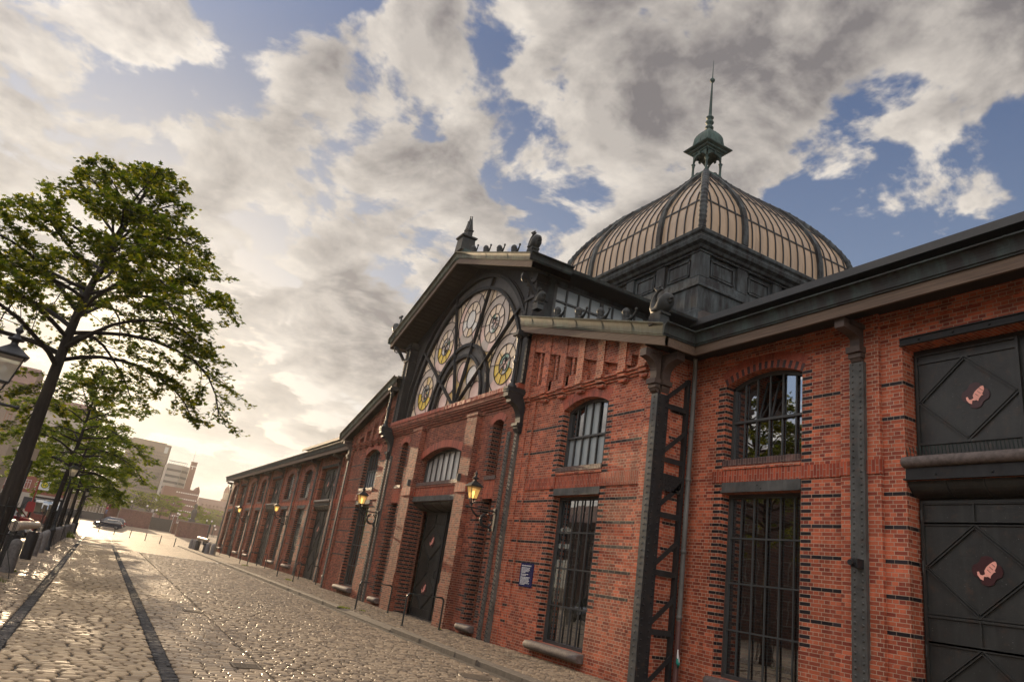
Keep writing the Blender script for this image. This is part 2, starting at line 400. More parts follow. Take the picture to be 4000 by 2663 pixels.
def soldier_course(mb, x, y0, y1, z0, z1, m, proud=.025): mb.box(x-proud, x+.05, y0, y1, z0, z1, m)
def nosing(mb, x, y0, y1, z0, z1, proud, m=0):
    """stone sill with a rounded front"""
    h = (z1-z0)/2; pr = [(x+.12, z0), (x-proud+h, z0)]
    for k in range(7):
        t = -math.pi/2 - math.pi*k/6
        pr.append((x-proud+h+h*math.cos(t), (z0+z1)/2+h*math.sin(t)))
    pr += [(x+.12, z1)]
    rows = []
    ys = [y0, y0+.01] + [y0+.05+(y1-y0-.1)*k/6 for k in range(7)] + [y1-.01, y1]
    for k, y in enumerate(ys):
        sc = .86 if k in (0, len(ys)-1) else (.95 if k in (1, len(ys)-2) else 1.)
        rows.append([(x-.02+(a-x+.02)*sc, y, (z0+z1)/2+(b-(z0+z1)/2)*sc + rnd.uniform(-.004,.004)) for a, b in pr])
    mb.grid(rows, m, True); mb.face(list(reversed(rows[0])), m); mb.face(rows[-1], m)

def lower_window(x, op, nm=5, transoms=3):
    ya, yb, za, zb, rise = op; f = MB(); X = x
    mb = f
    for y in (ya+.04, yb-.04): mb.box(X-.03, X+.05, y-.04, y+.04, za, zb)
    for z in (za+.04, zb-.04): mb.box(X-.035, X+.05, ya+.08, yb-.08, z-.04, z+.04)
    for k in range(1, nm+1):
        y = ya+(yb-ya)*k/(nm+1); mb.box(X-.005, X+.03, y-.016, y+.016, za+.08, zb-.08)
    for k in range(1, transoms+1):
        z = za+(zb-za)*k/(transoms+1); mb.box(X-.012, X+.025, ya+.08, yb-.08, z-.018, z+.018)
    w = f.build('window', M['frame'], hall)
    g = MB(); g.face([(X+.06,ya+.02,za+.02),(X+.06,ya+.02,zb-.02),(X+.06,yb-.02,zb-.02),(X+.06,yb-.02,za+.02)])
    g.build('pane', M['glass'], w)
    return w
def upper_window(x, op, nm=5, mid=.46, frost=(), open_cell=None, fm='frost'):
    ya, yb, za, zb, rise = op; mb = MB(); X = x; n = 12; tz = za+(zb+rise-za)*mid
    pts = [(ya+(yb-ya)*k/n, arch_z(op, ya+(yb-ya)*k/n)-.045) for k in range(n+1)]
    for a, b in zip(pts, pts[1:]): mb.obox((X,)+a, (X,)+b, .08, .09, 0, (0,0,1))
    for y in (ya+.04, yb-.04): mb.box(X-.04, X+.045, y-.04, y+.04, za, zb)
    mb.box(X-.042, X+.045, ya+.08, yb-.08, za, za+.08)
    mb.box(X-.032, X+.035, ya+.08, yb-.08, tz-.028, tz+.028)
    ys = [ya+(yb-ya)*k/(nm+1) for k in range(nm+2)]
    for y in ys[1:-1]: mb.box(X-.01, X+.03, y-.018, y+.018, za+.08, arch_z(op, y)-.08)
    w = mb.build('window', M['frame'], hall)
    g = MB(); fr = MB()
    for k in range(nm+1):
        p, q = ys[k]+.015, ys[k+1]-.015
        for r, (a, b0, b1) in enumerate(((za+.03, tz, tz), (tz, arch_z(op,p)-.03, arch_z(op,q)-.03))):
            if open_cell and r == 1 and k in open_cell: continue
            t = fr if (k, r) in frost else g
            t.face([(X+.05,p,a),(X+.05,p,b0),(X+.05,q,b1),(X+.05,q,a)])
    g.build('pane', M['glass'], w)
    if fr.f: fr.build('frosted_or_sky_pane', M[fm], w)  # frosted panes, and the door window's painted sky reflection
    if open_cell:
        p, q = ys[min(open_cell)]+.02, ys[max(open_cell)+1]-.02; a, b = tz+.03, zb+rise*.5-.02; c = MB()
        d = .26
        c.face([(X+.05,p,a),(X+.05+d,p,b),(X+.05+d,q,b),(X+.05,q,a)])
        cs = c.build('open_casement', M['glass'], w)
        c = MB()
        for y in (p, (p+q)/2, q): c.obox((X+.045,y,a),(X+.045+d,y,b),.035,.035)
        for (xx, z) in ((X+.045,a),(X+.045+d,b)): c.obox((xx,p,z),(xx,q,z),.04,.04)
        c.build('casement_frame', M['frame'], w)
    return w

FISH = [(.68,.66),(.71,.45),(.62,.2),(.53,.06),(.60,-.06),(.46,-.1),(.25,-.35),(.2,-.53),(.05,-.42),(-.1,-.45),(-.25,-.42),(-.31,-.72),(-.5,-.63),(-.7,-.35),(-.73,-.1),(-.6,-.08),(-.52,-.3),(-.35,-.35),(-.15,-.25),(-.19,0),(-.02,.3),(.2,.5),(.45,.68),(.6,.73)]
def emblem(x, y, z, r, parent):
    mb = MB(); n = 64
    pr = []
    for k in range(n):
        t = 2*math.pi*k/n; rr = r*(1.0+.13*math.cos(4*t)+.07*abs(math.cos(4*t+math.pi/2))**6)
        pr.append((y+rr*math.cos(t), z+rr*math.sin(t)))
    mb.prism(pr, 'x', x-.012, x, 0)
    b = mb.build('fish_badge', M['badge'], parent)
    f = MB(); f.prism([(y-a*r*1.02, z+c*r*1.02) for a, c in FISH], 'x', x-.020, x-.0125, 0)
    for a, c in ((.50,.44),(.32,.22),(.14,.0)):                                # gill and scale lines
        f.obox((x-.0215,y-(a-.12)*r,z+(c+.10)*r),(x-.0215,y-(a+.12)*r,z+(c-.12)*r),.006,.012,1,(1,0,0))
    f.build('pink_fish', [M['fish_pink'], M['badge']], parent)
def diamond_leaf(mb, x, y0, y1, z0, z1, diam, w=.045):
    """raised bars on a sheet-metal leaf: frame, rows of panels, diamonds"""
    mb.box(x, x+.05, y0, y1, z0, z1, 0)
    def bar(a, b, ww=w): mb.obox((x-.018,)+a, (x-.018,)+b, ww, .036, 0, (1,0,0))
    e = w/2
    bar((y0+e,z0),(y0+e,z1)); bar((y1-e,z0),(y1-e,z1)); bar((y0+w,z0+e),(y1-w,z0+e)); bar((y0+w,z1-e),(y1-w,z1-e))
    yc = (y0+y1)/2
    for kind, a, b in diam:
        if kind == 'd':
            zc = (a+b)/2
            for p, q in (((yc,b-.03),(y1-.06,zc)),((y1-.06,zc),(yc,a+.03)),((yc,a+.03),(y0+.06,zc)),((y0+.06,zc),(yc,b-.03))):
                P, Q = Vector(p), Vector(q); dd = (Q-P).normalized()*.02
                n2 = Vector((-dd.y, dd.x))*1.15
                for s in (1,-1): mb.obox((x-.018, P.x+n2.x*s, P.y+n2.y*s), (x-.018, Q.x+n2.x*s, Q.y+n2.y*s), .022, .034, 0, (1,0,0))
        else: bar((yc,a),(yc,b), .03)
        for z in (a, b): mb.obox((x-.014,y0+w,z),(x-.014,y1-w,z),w*1.2,.028,0,(1,0,0))

def riveted_column(name, x, y, z0, z1, w=.31, two=False, mt='steel'):
    mb = MB(); mb.box(x, x+.14, y-w/2, y+w/2, z0, z1)
    mb.box(x-.012, x, y-w/2+.008, y+w/2-.008, z0, z0+.62)
    z = z0+.1
    while z < z1-.05:
        for yy in (y-w*.27, y+w*.27): mb.rivet((x-(.012 if z < z0+.6 else 0), yy, z+(.0 if yy < y else .035)), (-1,0,0), .022, 1 if mt != 'steel' else 0)
        z += .128
    return mb.build(name, [M[mt], M['iron']], hall)  # rivet shade on the lit flats is put in as the dark slot
def bracket_profile(x0, out, z0, z1):
    """stepped corbel foot, then a concave sweep out to the eave; (x,z)"""
    p = [(x0, z0), (x0-.10, z0+.06), (x0-.14, z0+.16), (x0-.14, z0+.22), (x0-.20, z0+.24), (x0-.20, z0+.36), (x0-.13, z0+.38), (x0-.13, z0+.52)]
    a0, a1 = (x0-.13, z0+.52), (x0-out+.05, z1-.22)
    for k in range(1, 8):
        t = k/8*math.pi/2; p.append((a0[0]+(a1[0]-a0[0])*(1-math.cos(t)), a0[1]+(a1[1]-a0[1])*math.sin(t)))
    p += [(x0-out, z1-.20), (x0-out, z1), (x0, z1)]
    return p
def eave_bracket(x0, out, y, z0, z1, w=.32, parent=None):
    mb = MB(); pr = bracket_profile(x0, out, z0, z1)
    mb.prism(pr, 'y', y-w/2+.05, y+w/2-.05)
    mb.box(x0-.205, x0, y-w/2, y+w/2, z0+.235, z0+.365); mb.box(x0-.15, x0, y-w/2+.02, y+w/2-.02, z0+.13, z0+.225)
    mb.box(x0-out*.72, x0, y-w/2+.01, y+w/2-.01, z1-.10, z1-.003)
    return mb.build('bracket', M['brown_timber'], parent or hall)

# ---------------------------------------------------------------- wings
def wing(y0, y1, cols, bays, near):
    W = MB(); ops = []; jobs = []
    for kind, a, b in bays:
        if kind == 'w':
            c = (a+b)/2 if not near or a < 8 else 11.29
            lo = (c-1.12, c+1.12, .66, 4.67, 0); up = (c-1.12, c+1.12, 5.45, 7.32, .26)
            ops += [lo, up]; jobs.append(('w', lo, up))
        else:
            c = (a+b)/2
            lo = (c-1.95, c+1.95, 0, 4.77, 0); up = (c-1.95, c+1.95, 5.22, 7.40, 0)
            ops += [lo, up]; jobs.append(('d', lo, up))
    wall(W, XW, y0, y1, -.3, 8.25, ops, .37, 0)
    W.face([(XW,y1,-.3),(XW,y1,8.25),(19,y1,10),(19,y1,-.3)], 0); W.face([(XW,y0,-.3),(19,y0,-.3),(19,y0,10),(XW,y0,8.25)], 0)
    for kind, lo, up in jobs:
        c = (lo[0]+lo[1])/2; w = 1.12 if kind == 'w' else 1.95
        edges = [e for e in cols if abs(e-c) < 4]
        L = min([e for e in cols if e > c]+[y1-.45])-.43; Rr = max([e for e in cols if e < c]+[y0+.45])+.43
        if kind == 'w':
            quoins(W, XW, (lo[0],lo[1],.66,7.3,0), .37, 1, .26, lo=.70)
            for z in (.86,1.36,2.06,2.67,3.28,3.89,4.5,5.92,6.66):
                if z < 4.6 or z > 5.3:
                    band(W, XW, lo[1]+.28, L, z); band(W, XW, Rr, lo[0]-.28, z)
            voussoirs(W, XW, up, .38, 3, alt=4, proud=.006)
            W.box(XW-.045, XW+.3, lo[0], lo[1], 5.30, 5.449, 5)                   # rowlock sill
            W.box(XW-.03, XW+.3, lo[0], lo[1], 5.215, 5.2985, 0)
            W.box(XW-.004, XW+.3, lo[0], lo[1], 4.915, 5.2135, 2)                # soldier apron (between openings)
            W.box(XW-.03, XW+.02, L, lo[1]+.004, 4.915, 5.19, 2); W.box(XW-.03, XW+.02, Rr, lo[0]-.004, 4.915, 5.19, 2)
        else:
            for z in (.86,1.36,2.06,2.67,3.28,3.89,4.5,5.92,6.66):
                for (p, q) in ((lo[1], L), (Rr, lo[0])):
                    band(W, XW, p, q, z)
                z2 = snap(z)+.0055
                W.box(XW+.02, XW+.34, lo[1]-.004, lo[1]+.02, z2, z2+BH, 1); W.box(XW+.02, XW+.34, lo[0]-.02, lo[0]+.004, z2, z2+BH, 1)
        # low plinth step and moulded string of brick
        W.box(XW-.03, XW+.02, lo[1]+.02, L, -.3, 1.58, 0); W.box(XW-.03, XW+.02, Rr, lo[0]-.02, -.3, 1.58, 0)
    for y in cols:
        W.box(XW-.08, XW+.05, y-.43, y+.43, -.3, 8.2, 0); W.box(XW-.11, XW+.02, y-.45, y+.45, 4.915, 5.19, 2); W.box(XW-.11, XW+.02, y-.45, y+.45, -.3, 1.58, 0)
        for z in (6.66,): pass
    W.box(XW-.05, XW+.05, y0, y1, 7.93, 8.02, 0)
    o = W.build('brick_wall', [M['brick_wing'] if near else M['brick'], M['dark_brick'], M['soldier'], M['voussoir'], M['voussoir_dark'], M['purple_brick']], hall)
    # -------- windows, doors
    for kind, lo, up in jobs:
        ya, yb = lo[0], lo[1]; c = (ya+yb)/2
        first = near and kind == 'w' and c > 9
        if kind == 'w':
            lower_window(XW+.27, lo); upper_window(XW+.27, up, open_cell=(2,3) if first else None)
            s = MB(); s.box(XW-.02, XW+.2, ya, yb, 4.672, 4.913); s.box(XW-.045, XW, ya, yb, 4.672, 4.70)
            for y in (c-.05, c+.05): s.rivet((XW-.02, y, 4.79+(.04 if y > c else -.04)), (-1,0,0), .02)
            s.build('lintel', M['steel'], hall)
            s = MB(); nosing(s, XW, ya-.08, yb+.08, .44, .655, .24); s.build('sill', M['stone'], hall)
        else:
            X = XW+.37
            s = MB(); s.box(XW-.03, XW+.3, ya-.03, yb+.03, 7.402, 7.56)
            s.box(XW-.06, XW-.03, ya-.03, yb+.03, 7.402, 7.42); s.box(XW-.06, XW-.03, ya-.03, yb+.03, 7.54, 7.56)
            for k in range(6): s.rivet((XW-.03, ya+.35+k*.64, 7.48), (-1,0,0), .025)
            s.build('lintel', M['steel_dark'], hall); s = MB()
            s.box(XW-.02, XW+.33, ya, yb, 4.772, 5.0); s.box(XW-.08, XW, ya-.02, yb+.02, 4.772, 4.80)
            for k in range(4): s.rivet((XW-.02, ya+.5+k*.95, 4.87), (-1,0,0), .022)
            s.build('lintel', M['steel_dark'], hall)
            s = MB(); nosing(s, XW, ya-.02, yb+.04, 5.002, 5.215, .13); s.build('ledge', M['stone'], hall)
            d = MB(); d.box(X, X+.06, ya, yb, 0, 4.77, 0); d.box(X, X+.06, ya, yb, 5.22, 7.4, 0)
            # coved head over the lower doors
            pr = [(X-.001, 4.77), (XW+.03, 4.77)] + [(X-.001-(X-XW-.031)*math.cos(t*math.pi/16), 4.77-.27*math.sin(t*math.pi/16)) for t in range(1,9)]
            d.prism(pr, 'y', ya+.01, yb-.01, 0)
            for k in range(1, 6):
                y = ya+.05+(yb-ya-.1)*k/6
                d.prism([(px-.012, pz-.012) for px, pz in pr], 'y', y-.02, y+.02, 0)
            dr = d.build('door', M['door'], hall)
            for a, b in ((c+.06, yb-.06), (ya+.06, c-.06)):
                lf = MB(); diamond_leaf(lf, X-.03, a, b, .06, 4.46, (('v',4.07,4.42),('d',2.52,4.05),('v',2.06,2.48),('d',.5,2.04)))
                for z in (.5, 1.9, 3.3, 4.2): lf.tube([(X-.06, b if b > c else a, z-.1), (X-.06, b if b > c else a, z+.1)], .022)
                lf.build('door_leaf', M['door'], dr)
                lf = MB(); diamond_leaf(lf, X-.03, a, b, 5.28, 7.3, (('d',5.52,7.12),)); lf.build('upper_leaf', M['door'], dr)
            for a in (c+.82, c-.82): emblem(X-.035, a, 6.33, .215, dr)
            emblem(X-.035, c+.82, 3.29, .215, dr)
            if near:
                sp = MB(); y = ya+.05
                while y < yb:
                    for dx, dy in ((-.09,-.02),(.02,.03),(-.03,.01)):
                        sp.tube([(XW+.04,y,5.21),(XW+.04+dx,y+dy,5.21+.19)], [.007,.004], 4, cap=False)
                    y += .065
                sp.build('bird_spikes', M['patina'], hall)
    for y in cols:
        cl = riveted_column('steel_column', XW-.17, y, 0, 7.2)
        eave_bracket(XW-.08, .62, y, 7.16, 8.02)
near_cols = [8.73, 3.08, -2.57]; far_cols = [45.67+5.66*k for k in range(8)]
wing(-8.2, 13.62, near_cols, [('w',8.73,13.5),('d',3.08,8.73),('w',-2.57,3.08),('w',-8.2,-2.57)], True)
fb = []
kinds = 'wdwwdwwdw'; ed = [40.1]+far_cols+[91.0]
for k, kd in enumerate(kinds): fb.append((kd, ed[k], ed[k+1]))
wing(40.0, 91.0, far_cols, fb, False)
m = riveted_column('steel_column', XW-.17, 90.75, 0, 7.2); eave_bracket(XW-.08, .62, 90.75, 7.16, 8.02)

# ---------------------------------------------------------------- front block
def side_bay(s):
    """s=+1 near side, -1 mirrored to the far side (the windows sit where the photo has them)"""
    f = lambda y: y if s > 0 else 2*YC-y
    y0, y1 = (13.6, 20.5) if s > 0 else (33.1, 39.95)
    win = (15.72, 18.0) if s > 0 else (34.95, 37.2)
    lo = (win[0], win[1], .5, 4.52, 0); up = (win[0], win[1], 5.36, 7.14, .27)
    W = MB()
    top = lambda y: 8.1+(f(y)-12.79)*.283
    wall(W, XF, y0, y1, -.3, top, [lo, up], .36, 0)
    quoins(W, XF, (lo[0],lo[1],.5,7.1,0), .36, 1, .26, lo=.55)
    pa, pb = (y0+.28, y1-.75) if s > 0 else (y0+.75, y1-.28)
    for z in (.76,1.21,1.93,2.54,3.15,3.76,4.37,5.9,6.6):
        band(W, XF, win[1]+.28, pb, z); band(W, XF, pa, win[0]-.28, z)
    for yy0, yy1 in ((pa-.3, pa-.14), (pb+.14, pb+.3)): pass
    voussoirs(W, XF, up, .38, 3, alt=None, proud=.006)
    W.box(XF-.045, XF+.3, lo[0], lo[1], 5.22, 5.359, 5); W.box(XF-.03, XF+.3, lo[0], lo[1], 5.13, 5.2185, 0); W.box(XF-.004, XF+.3, lo[0], lo[1], 4.735, 5.128, 2)
    W.box(XF-.03, XF+.02, win[1]+.004, pb, 4.735, 5.1, 2); W.box(XF-.03, XF+.02, pa, win[0]-.004, 4.735, 5.1, 2)
    W.box(XF-.03, XF+.02, win[1]+.02, pb, -.3, 1.5, 0); W.box(XF-.03, XF+.02, pa, win[0]-.02, -.3, 1.5, 0)
    # stepped pilaster beside the central bay and at the outer corner
    if s > 0:
        W.box(XF-.06, XF+.02, 19.72, 20.5, -.3, 7.7, 0); W.box(XF-.10, XF+.02, 20.06, 20.5, -.3, 7.7, 0)
        for z in (.76,1.21,1.93,2.54,3.15,3.76,4.37,5.9,6.6): band(W, XF-.06, 19.75, 20.03, z)
        W.box(XF-.09, XF+.02, 13.6, 14.02, -.3, 7.7, 0)
    else:
        W.box(XF-.06, XF+.02, 33.1, 33.85, -.3, 7.7, 0); W.box(XF-.09, XF+.02, 39.55, 39.95, -.3, 7.7, 0)
    # brick corbel table with the slotted panels under the sloping verge
    piers = [15.05, 16.08, 17.12, 18.13, 19.13]
    for k, (pz, zz) in enumerate(((.05,7.66),(.10,7.735),(.15,7.81))):
        a, b = (13.75, 20.45) if s > 0 else (33.05, 39.75)
        W.box(XF-pz, XF+.02, a, b, zz, zz+.0735, 0)
    for p in piers + [14.15, 20.2]:
        c = f(p); wd = .17
        W.box(XF-.20, XF+.02, c-wd, c+wd, 7.887, min(top(c-wd), top(c+wd))-.03, 0)
        for k, (pz, zz) in enumerate(((.10,7.56),(.16,7.70),(.21,7.80))): W.box(XF-pz-.03, XF+.01, c-wd*.95, c+wd*.95, zz, zz+.085, 0)
    # upper sloping brick field, proud, above the panels
    n = 14
    for k in range(n):
        a = 13.7+(20.4-13.7)*k/n; b = 13.7+(20.4-13.7)*(k+1)/n
        za, zb = top(f(a))-.36, top(f(b))-.36
        lo_a, lo_b = za-.32*(1 if a > 14.6 else 0), zb-.32*(1 if a > 14.6 else 0)
        pts = [(f(a), lo_a), (f(b), lo_b), (f(b), top(f(b))-.02), (f(a), top(f(a))-.02)]
        W.prism(pts if s > 0 else pts[::-1], 'x', XF-.17, XF+.02, 0)
    # thin mullions dividing each panel into two dark slots
    for a, b in zip(piers, piers[1:]+[20.2]):
        c = f((a+b)/2); zt = top(f(b))-.8
        sz = 8.22
        if top(f(a))-.7 > sz+.2:
            W.box(XF-.10, XF+.02, f(a)-.3 if s > 0 else f(b)+.17, (f(b)-.17) if s > 0 else (f(a)+.3), 7.887, sz, 0)
            W.box(XF-.12, XF+.05, c-.055, c+.055, sz, top(c)-.6, 0)
            for sd in (-1, 1):
                q = c+sd*.36*.5
                W.box(XF-.002, XF+.03, min(c+sd*.055, c+sd*.3), max(c+sd*.055, c+sd*.3), sz+.06, top(c)-.74, 6)
    # return wall to the wing
    yr = y0 if s > 0 else y1
    pts = [(XF,yr,-.3),(XW+.02,yr,-.3),(XW+.02,yr,8.2),(XF,yr,8.2)]
    W.face(pts if s > 0 else pts[::-1], 0)
    if s > 0:
        for z in (.80,1.24,1.95,2.56,3.17,3.78,4.39,5.92,6.62):
            zz = snap(z)+.0055; W.box(11.72, 12.52, yr-.004, yr+.02, zz, zz+BH, 1)
        W.box(11.42, 11.78, yr-.07, yr+.02, -.3, 8.1, 0); W.box(12.33, 12.6, yr-.06, yr+.02, -.3, 8.1, 0)
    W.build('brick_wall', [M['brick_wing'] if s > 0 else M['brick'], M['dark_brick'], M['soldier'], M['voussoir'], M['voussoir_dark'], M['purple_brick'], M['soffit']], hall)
    lower_window(XF+.27, lo); upper_window(XF+.27, up, frost={(k,0) for k in range(6)} | ({(2,1),(3,1)} if s > 0 else set()))
    c = (win[0]+win[1])/2
    m = MB(); m.box(XF-.02, XF+.2, win[0], win[1], 4.522, 4.733); m.box(XF-.045, XF, win[0], win[1], 4.522, 4.55)
    for y in (c-.05, c+.05): m.rivet((XF-.02, y, 4.63), (-1,0,0), .02)
    m.build('lintel', M['steel'], hall)
    m = MB(); nosing(m, XF, win[0]-.1, win[1]+.2, .27, .495, .30); m.build('sill', M['stone'], hall)
side_bay(1); side_bay(-1)

# central bay
CB = MB()
nw1 = (21.65, 22.42); nw2 = (30.72, 31.52); dr_ = (24.3, 28.82)
cops = []
for a, b in (nw1, nw2): cops += [(a, b, .42, 4.5, 0), (a, b, 5.3, 7.2, .12)]
cops += [(dr_[0], dr_[1], 0, 4.5, 0), (dr_[0]+.2, dr_[1]-.05, 5.3, 6.3, .38)]
wall(CB, XC, 20.5, 33.1, -.3, 8.35, cops, .6, 0)
for a, b in (nw1, nw2):
    quoins(CB, XC, (a, b, .42, 4.5, 0), .5, 1, .24, lo=.5); quoins(CB, XC, (a, b, 5.3, 7.2, .12), .5, 1, .22, lo=5.5)
    voussoirs(CB, XC, (a, b, 5.3, 7.2, .12), .25, 3, alt=None, ext=.06)
    CB.box(XC-.04, XC+.3, a-.03, b+.03, 5.16, 5.298, 5); CB.box(XC-.004, XC+.3, a, b, 4.5, 5.158, 2)
    for z in (.76,1.21,1.93,2.54,3.15,3.76,4.37): band(CB, XC, a-.5, a-.02, z); band(CB, XC, b+.02, b+.62, z)
voussoirs(CB, XC, cops[-1], .30, 3, alt=None, ext=.1, proud=.03)
CB.box(XC-.05, XC+.4, dr_[0]+.2, dr_[1]-.05, 5.16, 5.298, 5); CB.box(XC-.035, XC+.4, dr_[0], dr_[1], 5.07, 5.158, 0); CB.box(XC-.01, XC+.4, dr_[0], dr_[1], 4.72, 5.068, 2)
XP = 11.08
for a, b in ((23.42, 24.3), (28.82, 29.8)):
    CB.box(XP, XC+.02, a, b, -.3, 7.62, 0); CB.box(XP-.03, XC+.02, a-.02, b+.02, -.3, 1.5, 0); CB.box(XP-.03, XC+.02, a-.02, b+.02, 4.75, 5.1, 2)
    CB.box(XC-.05, XC+.02, a-.22, b+.22, 7.60, 7.70, 0); CB.box(XP-.02, XC+.02, a-.04, b+.04, 7.62, 7.72, 0)
    e = b if a < 25 else a                                         # glazed bricks up the jamb of the doorway
    z = snap(.1)
    while z < 4.4:
        j = 24.3 if a < 25 else 28.82
        CB.box(XP+.05, XC+.5, j-.004 if a > 25 else j-.02, j+.02 if a > 25 else j+.004, z+.0055, z+.0055+BH, 1); z += 2*COURSE
for k, (pz, z) in enumerate(((.05,7.70),(.10,7.79),(.15,7.88),(.20,7.97))): CB.box(XC-pz, XC+.05, 20.55, 33.05, z, z+.0885, 0)
CB.box(XC-.24, XC+.35, 20.5, 33.1, 8.06, 8.22, 0)
y = 20.5
while y < 33.05:                                                   # header bricks of the ledge
    CB.box(XC-.27+rnd.uniform(-.006,.006), XC+.35, y+.005, y+.068, 8.221, 8.38+rnd.uniform(-.004,.004), 3); y += .0763
CB.box(XC-.02, XC+.02, 20.5, 21.3, -.3, 7.7, 0)
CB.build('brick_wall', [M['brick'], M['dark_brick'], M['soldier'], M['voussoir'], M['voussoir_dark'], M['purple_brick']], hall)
for a, b in (nw1, nw2):
    lower_window(XC+.5, (a, b, .42, 4.5, 0), 2, 3); upper_window(XC+.5, (a, b, 5.3, 7.2, .12), 2)
    m = MB(); nosing(m, XC, a-.12, b+.12, .20, .415, .24); m.build('sill', M['stone'], hall)
uw = cops[-1]
upper_window(XC+.32, uw, 7, .0, frost={(k, r) for k in range(8) for r in (0,1)}, fm='sky_reflection_pane')  # these cells hold the painted sky reflection, not frosting
m = MB(); m.box(XC-.05, XC+.35, dr_[0], dr_[1], 4.502, 4.718); m.box(XC-.08, XC, dr_[0], dr_[1], 4.502, 4.53)
for k in range(3):
    for dy in (-.04,.04): m.rivet((XC-.05, 25+k*1.5+dy, 4.61), (-1,0,0), .02)
m.build('lintel', M['steel'], hall)
X = 12.05; ya, yb = dr_; c = (ya+yb)/2
d = MB(); d.box(X, X+.06, ya, yb, 0, 4.5, 0)
pr = [(X-.001, 4.5), (XC+.05, 4.5)] + [(X-.001-(X-XC-.051)*math.cos(t*math.pi/16), 4.5-.3*math.sin(t*math.pi/16)) for t in range(1,9)]
d.prism(pr, 'y', ya+.01, yb-.01, 0)
for k in range(1, 5):
    y = ya+(yb-ya)*k/5; d.prism([(px-.012, pz-.012) for px, pz in pr], 'y', y-.03, y+.03, 0)
fd = d.build('door', M['door'], hall)
for a, b in ((c+.08, yb-.08), (ya+.08, c-.08)):
    lf = MB(); diamond_leaf(lf, X-.03, a, b, .06, 4.18, (('v',3.72,4.14),('d',2.22,3.70),('v',1.86,2.18),('d',.36,1.84)), .055)
    lf.build('door_leaf', M['door'], fd)
m = MB(); m.box(X-.12, X-.03, c-.07, c+.07, .05, 4.2); m.build('door_post', M['steel_dark'], fd)
m = MB(); m.tube([(X-.06, c+.22, 1.6),(X-.13, c+.22, 1.62),(X-.13, c+.22, 1.86),(X-.06, c+.22, 1.88)], .018); m.build('handle', M['iron'], fd)
for z in (3.0, 1.15): emblem(X-.036, 27.72, z, .24, fd)
# doubled riveted flats either side of the central bay
for y in (20.50, 21.03, 32.62, 33.14):
    riveted_column('steel_column', XC-.09, y, 0, 6.75, .17, mt='steel_lit')

# corner lattice column at the return, with braces running back to the wing
m = MB(); m.box(11.28, 11.41, 13.49, 13.73, 0, 7.0, 0); m.box(11.285, 11.66, 13.475, 13.49, 0, 7.0, 1)
z = .08
while z < 6.95:
    m.rivet((11.28, 13.61, z), (-1,0,0), .022); m.rivet((11.36, 13.475, z), (0,-1,0), .02, 1); m.rivet((11.58, 13.475, z+.07), (0,-1,0), .02, 1); z += .152
cc = m.build('steel_column', [M['steel'], M['steel_dark']], hall)
m = MB(); m.box(12.26, 12.34, 13.46, 13.60, 0, 7.6)
for z in (6.74, 5.37, 4.02, 2.67, 1.35): m.box(11.66, 12.26, 13.482, 13.495, z-.065, z+.065)
for a in (6.97, 5.58, 4.26, 2.87, 1.55, .25): m.obox((11.62,13.474,a),(12.30,13.474,a+.6),.016,.11,0,(0,0,1))
m.box(11.662, 12.255, 13.466, 13.481, 4.60, 5.02)
for k in range(6):
    for j in range(4): m.rivet((11.74+k*.09, 13.466, 4.66+j*.1), (0,-1,0), .016)
m.build('lattice_brace', M['steel_dark'], cc)
m = MB()
eb = eave_bracket(11.32, .52, 13.62, 7.0, 8.1, .34, cc)
pr = [(13.62-(11.32-px), pz) for px, pz in bracket_profile(11.32, .62, 7.0, 8.05)]
m.prism(pr, 'x', 11.40, 11.66); m.box(11.38, 11.68, 13.415, 13.6, 7.235, 7.365); m.build('bracket', M['brown_timber'], cc)
# mirrored corner at the far side
m = MB(); m.box(11.28, 11.41, 39.82, 40.06, 0, 7.0); z = .08
while z < 6.95: m.rivet((11.28, 39.94, z), (-1,0,0), .022); z += .152
cc2 = m.build('steel_column', M['steel'], hall); eave_bracket(11.32, .52, 39.92, 7.0, 8.1, .34, cc2)

# downpipe in the inner corner
m = MB(); px, py = 12.37, 13.36
m.tube([(px,py,1.62),(px,py,7.35),(px-.06,py-.06,7.75),(px-.2,py-.2,8.1)], .062, 12)
for z in (1.7, 3.2, 4.95, 6.2): m.lathe([(.062,0),(.078,.01),(.078,.07),(.062,.09)], (px,py,z), 12)
dp = m.build('downpipe', M['pipe'], hall)
m = MB(); m.tube([(px,py,-.2),(px,py,1.66)], .068, 12); m.build('pipe_shoe', M['pipe_red'], dp)
# small grey boxes on the door piers
for y in (24.05, 29.05):
    m = MB(); m.box(XP-.11, XP, y-.06, y+.06, 5.15, 5.42); m.box(XP-.13, XP-.11, y-.045, y+.045, 5.17, 5.40); m.build('light_box', M['steel'], hall)
# lock box on the near steel column
m = MB(); m.box(XW-.36, XW-.17, 8.62, 8.76, 3.14, 3.30); m.tube([(XW-.36,8.71,3.22),(XW-.45,8.71,3.22)], .055, 10); m.build('lock_box', M['iron'], hall)
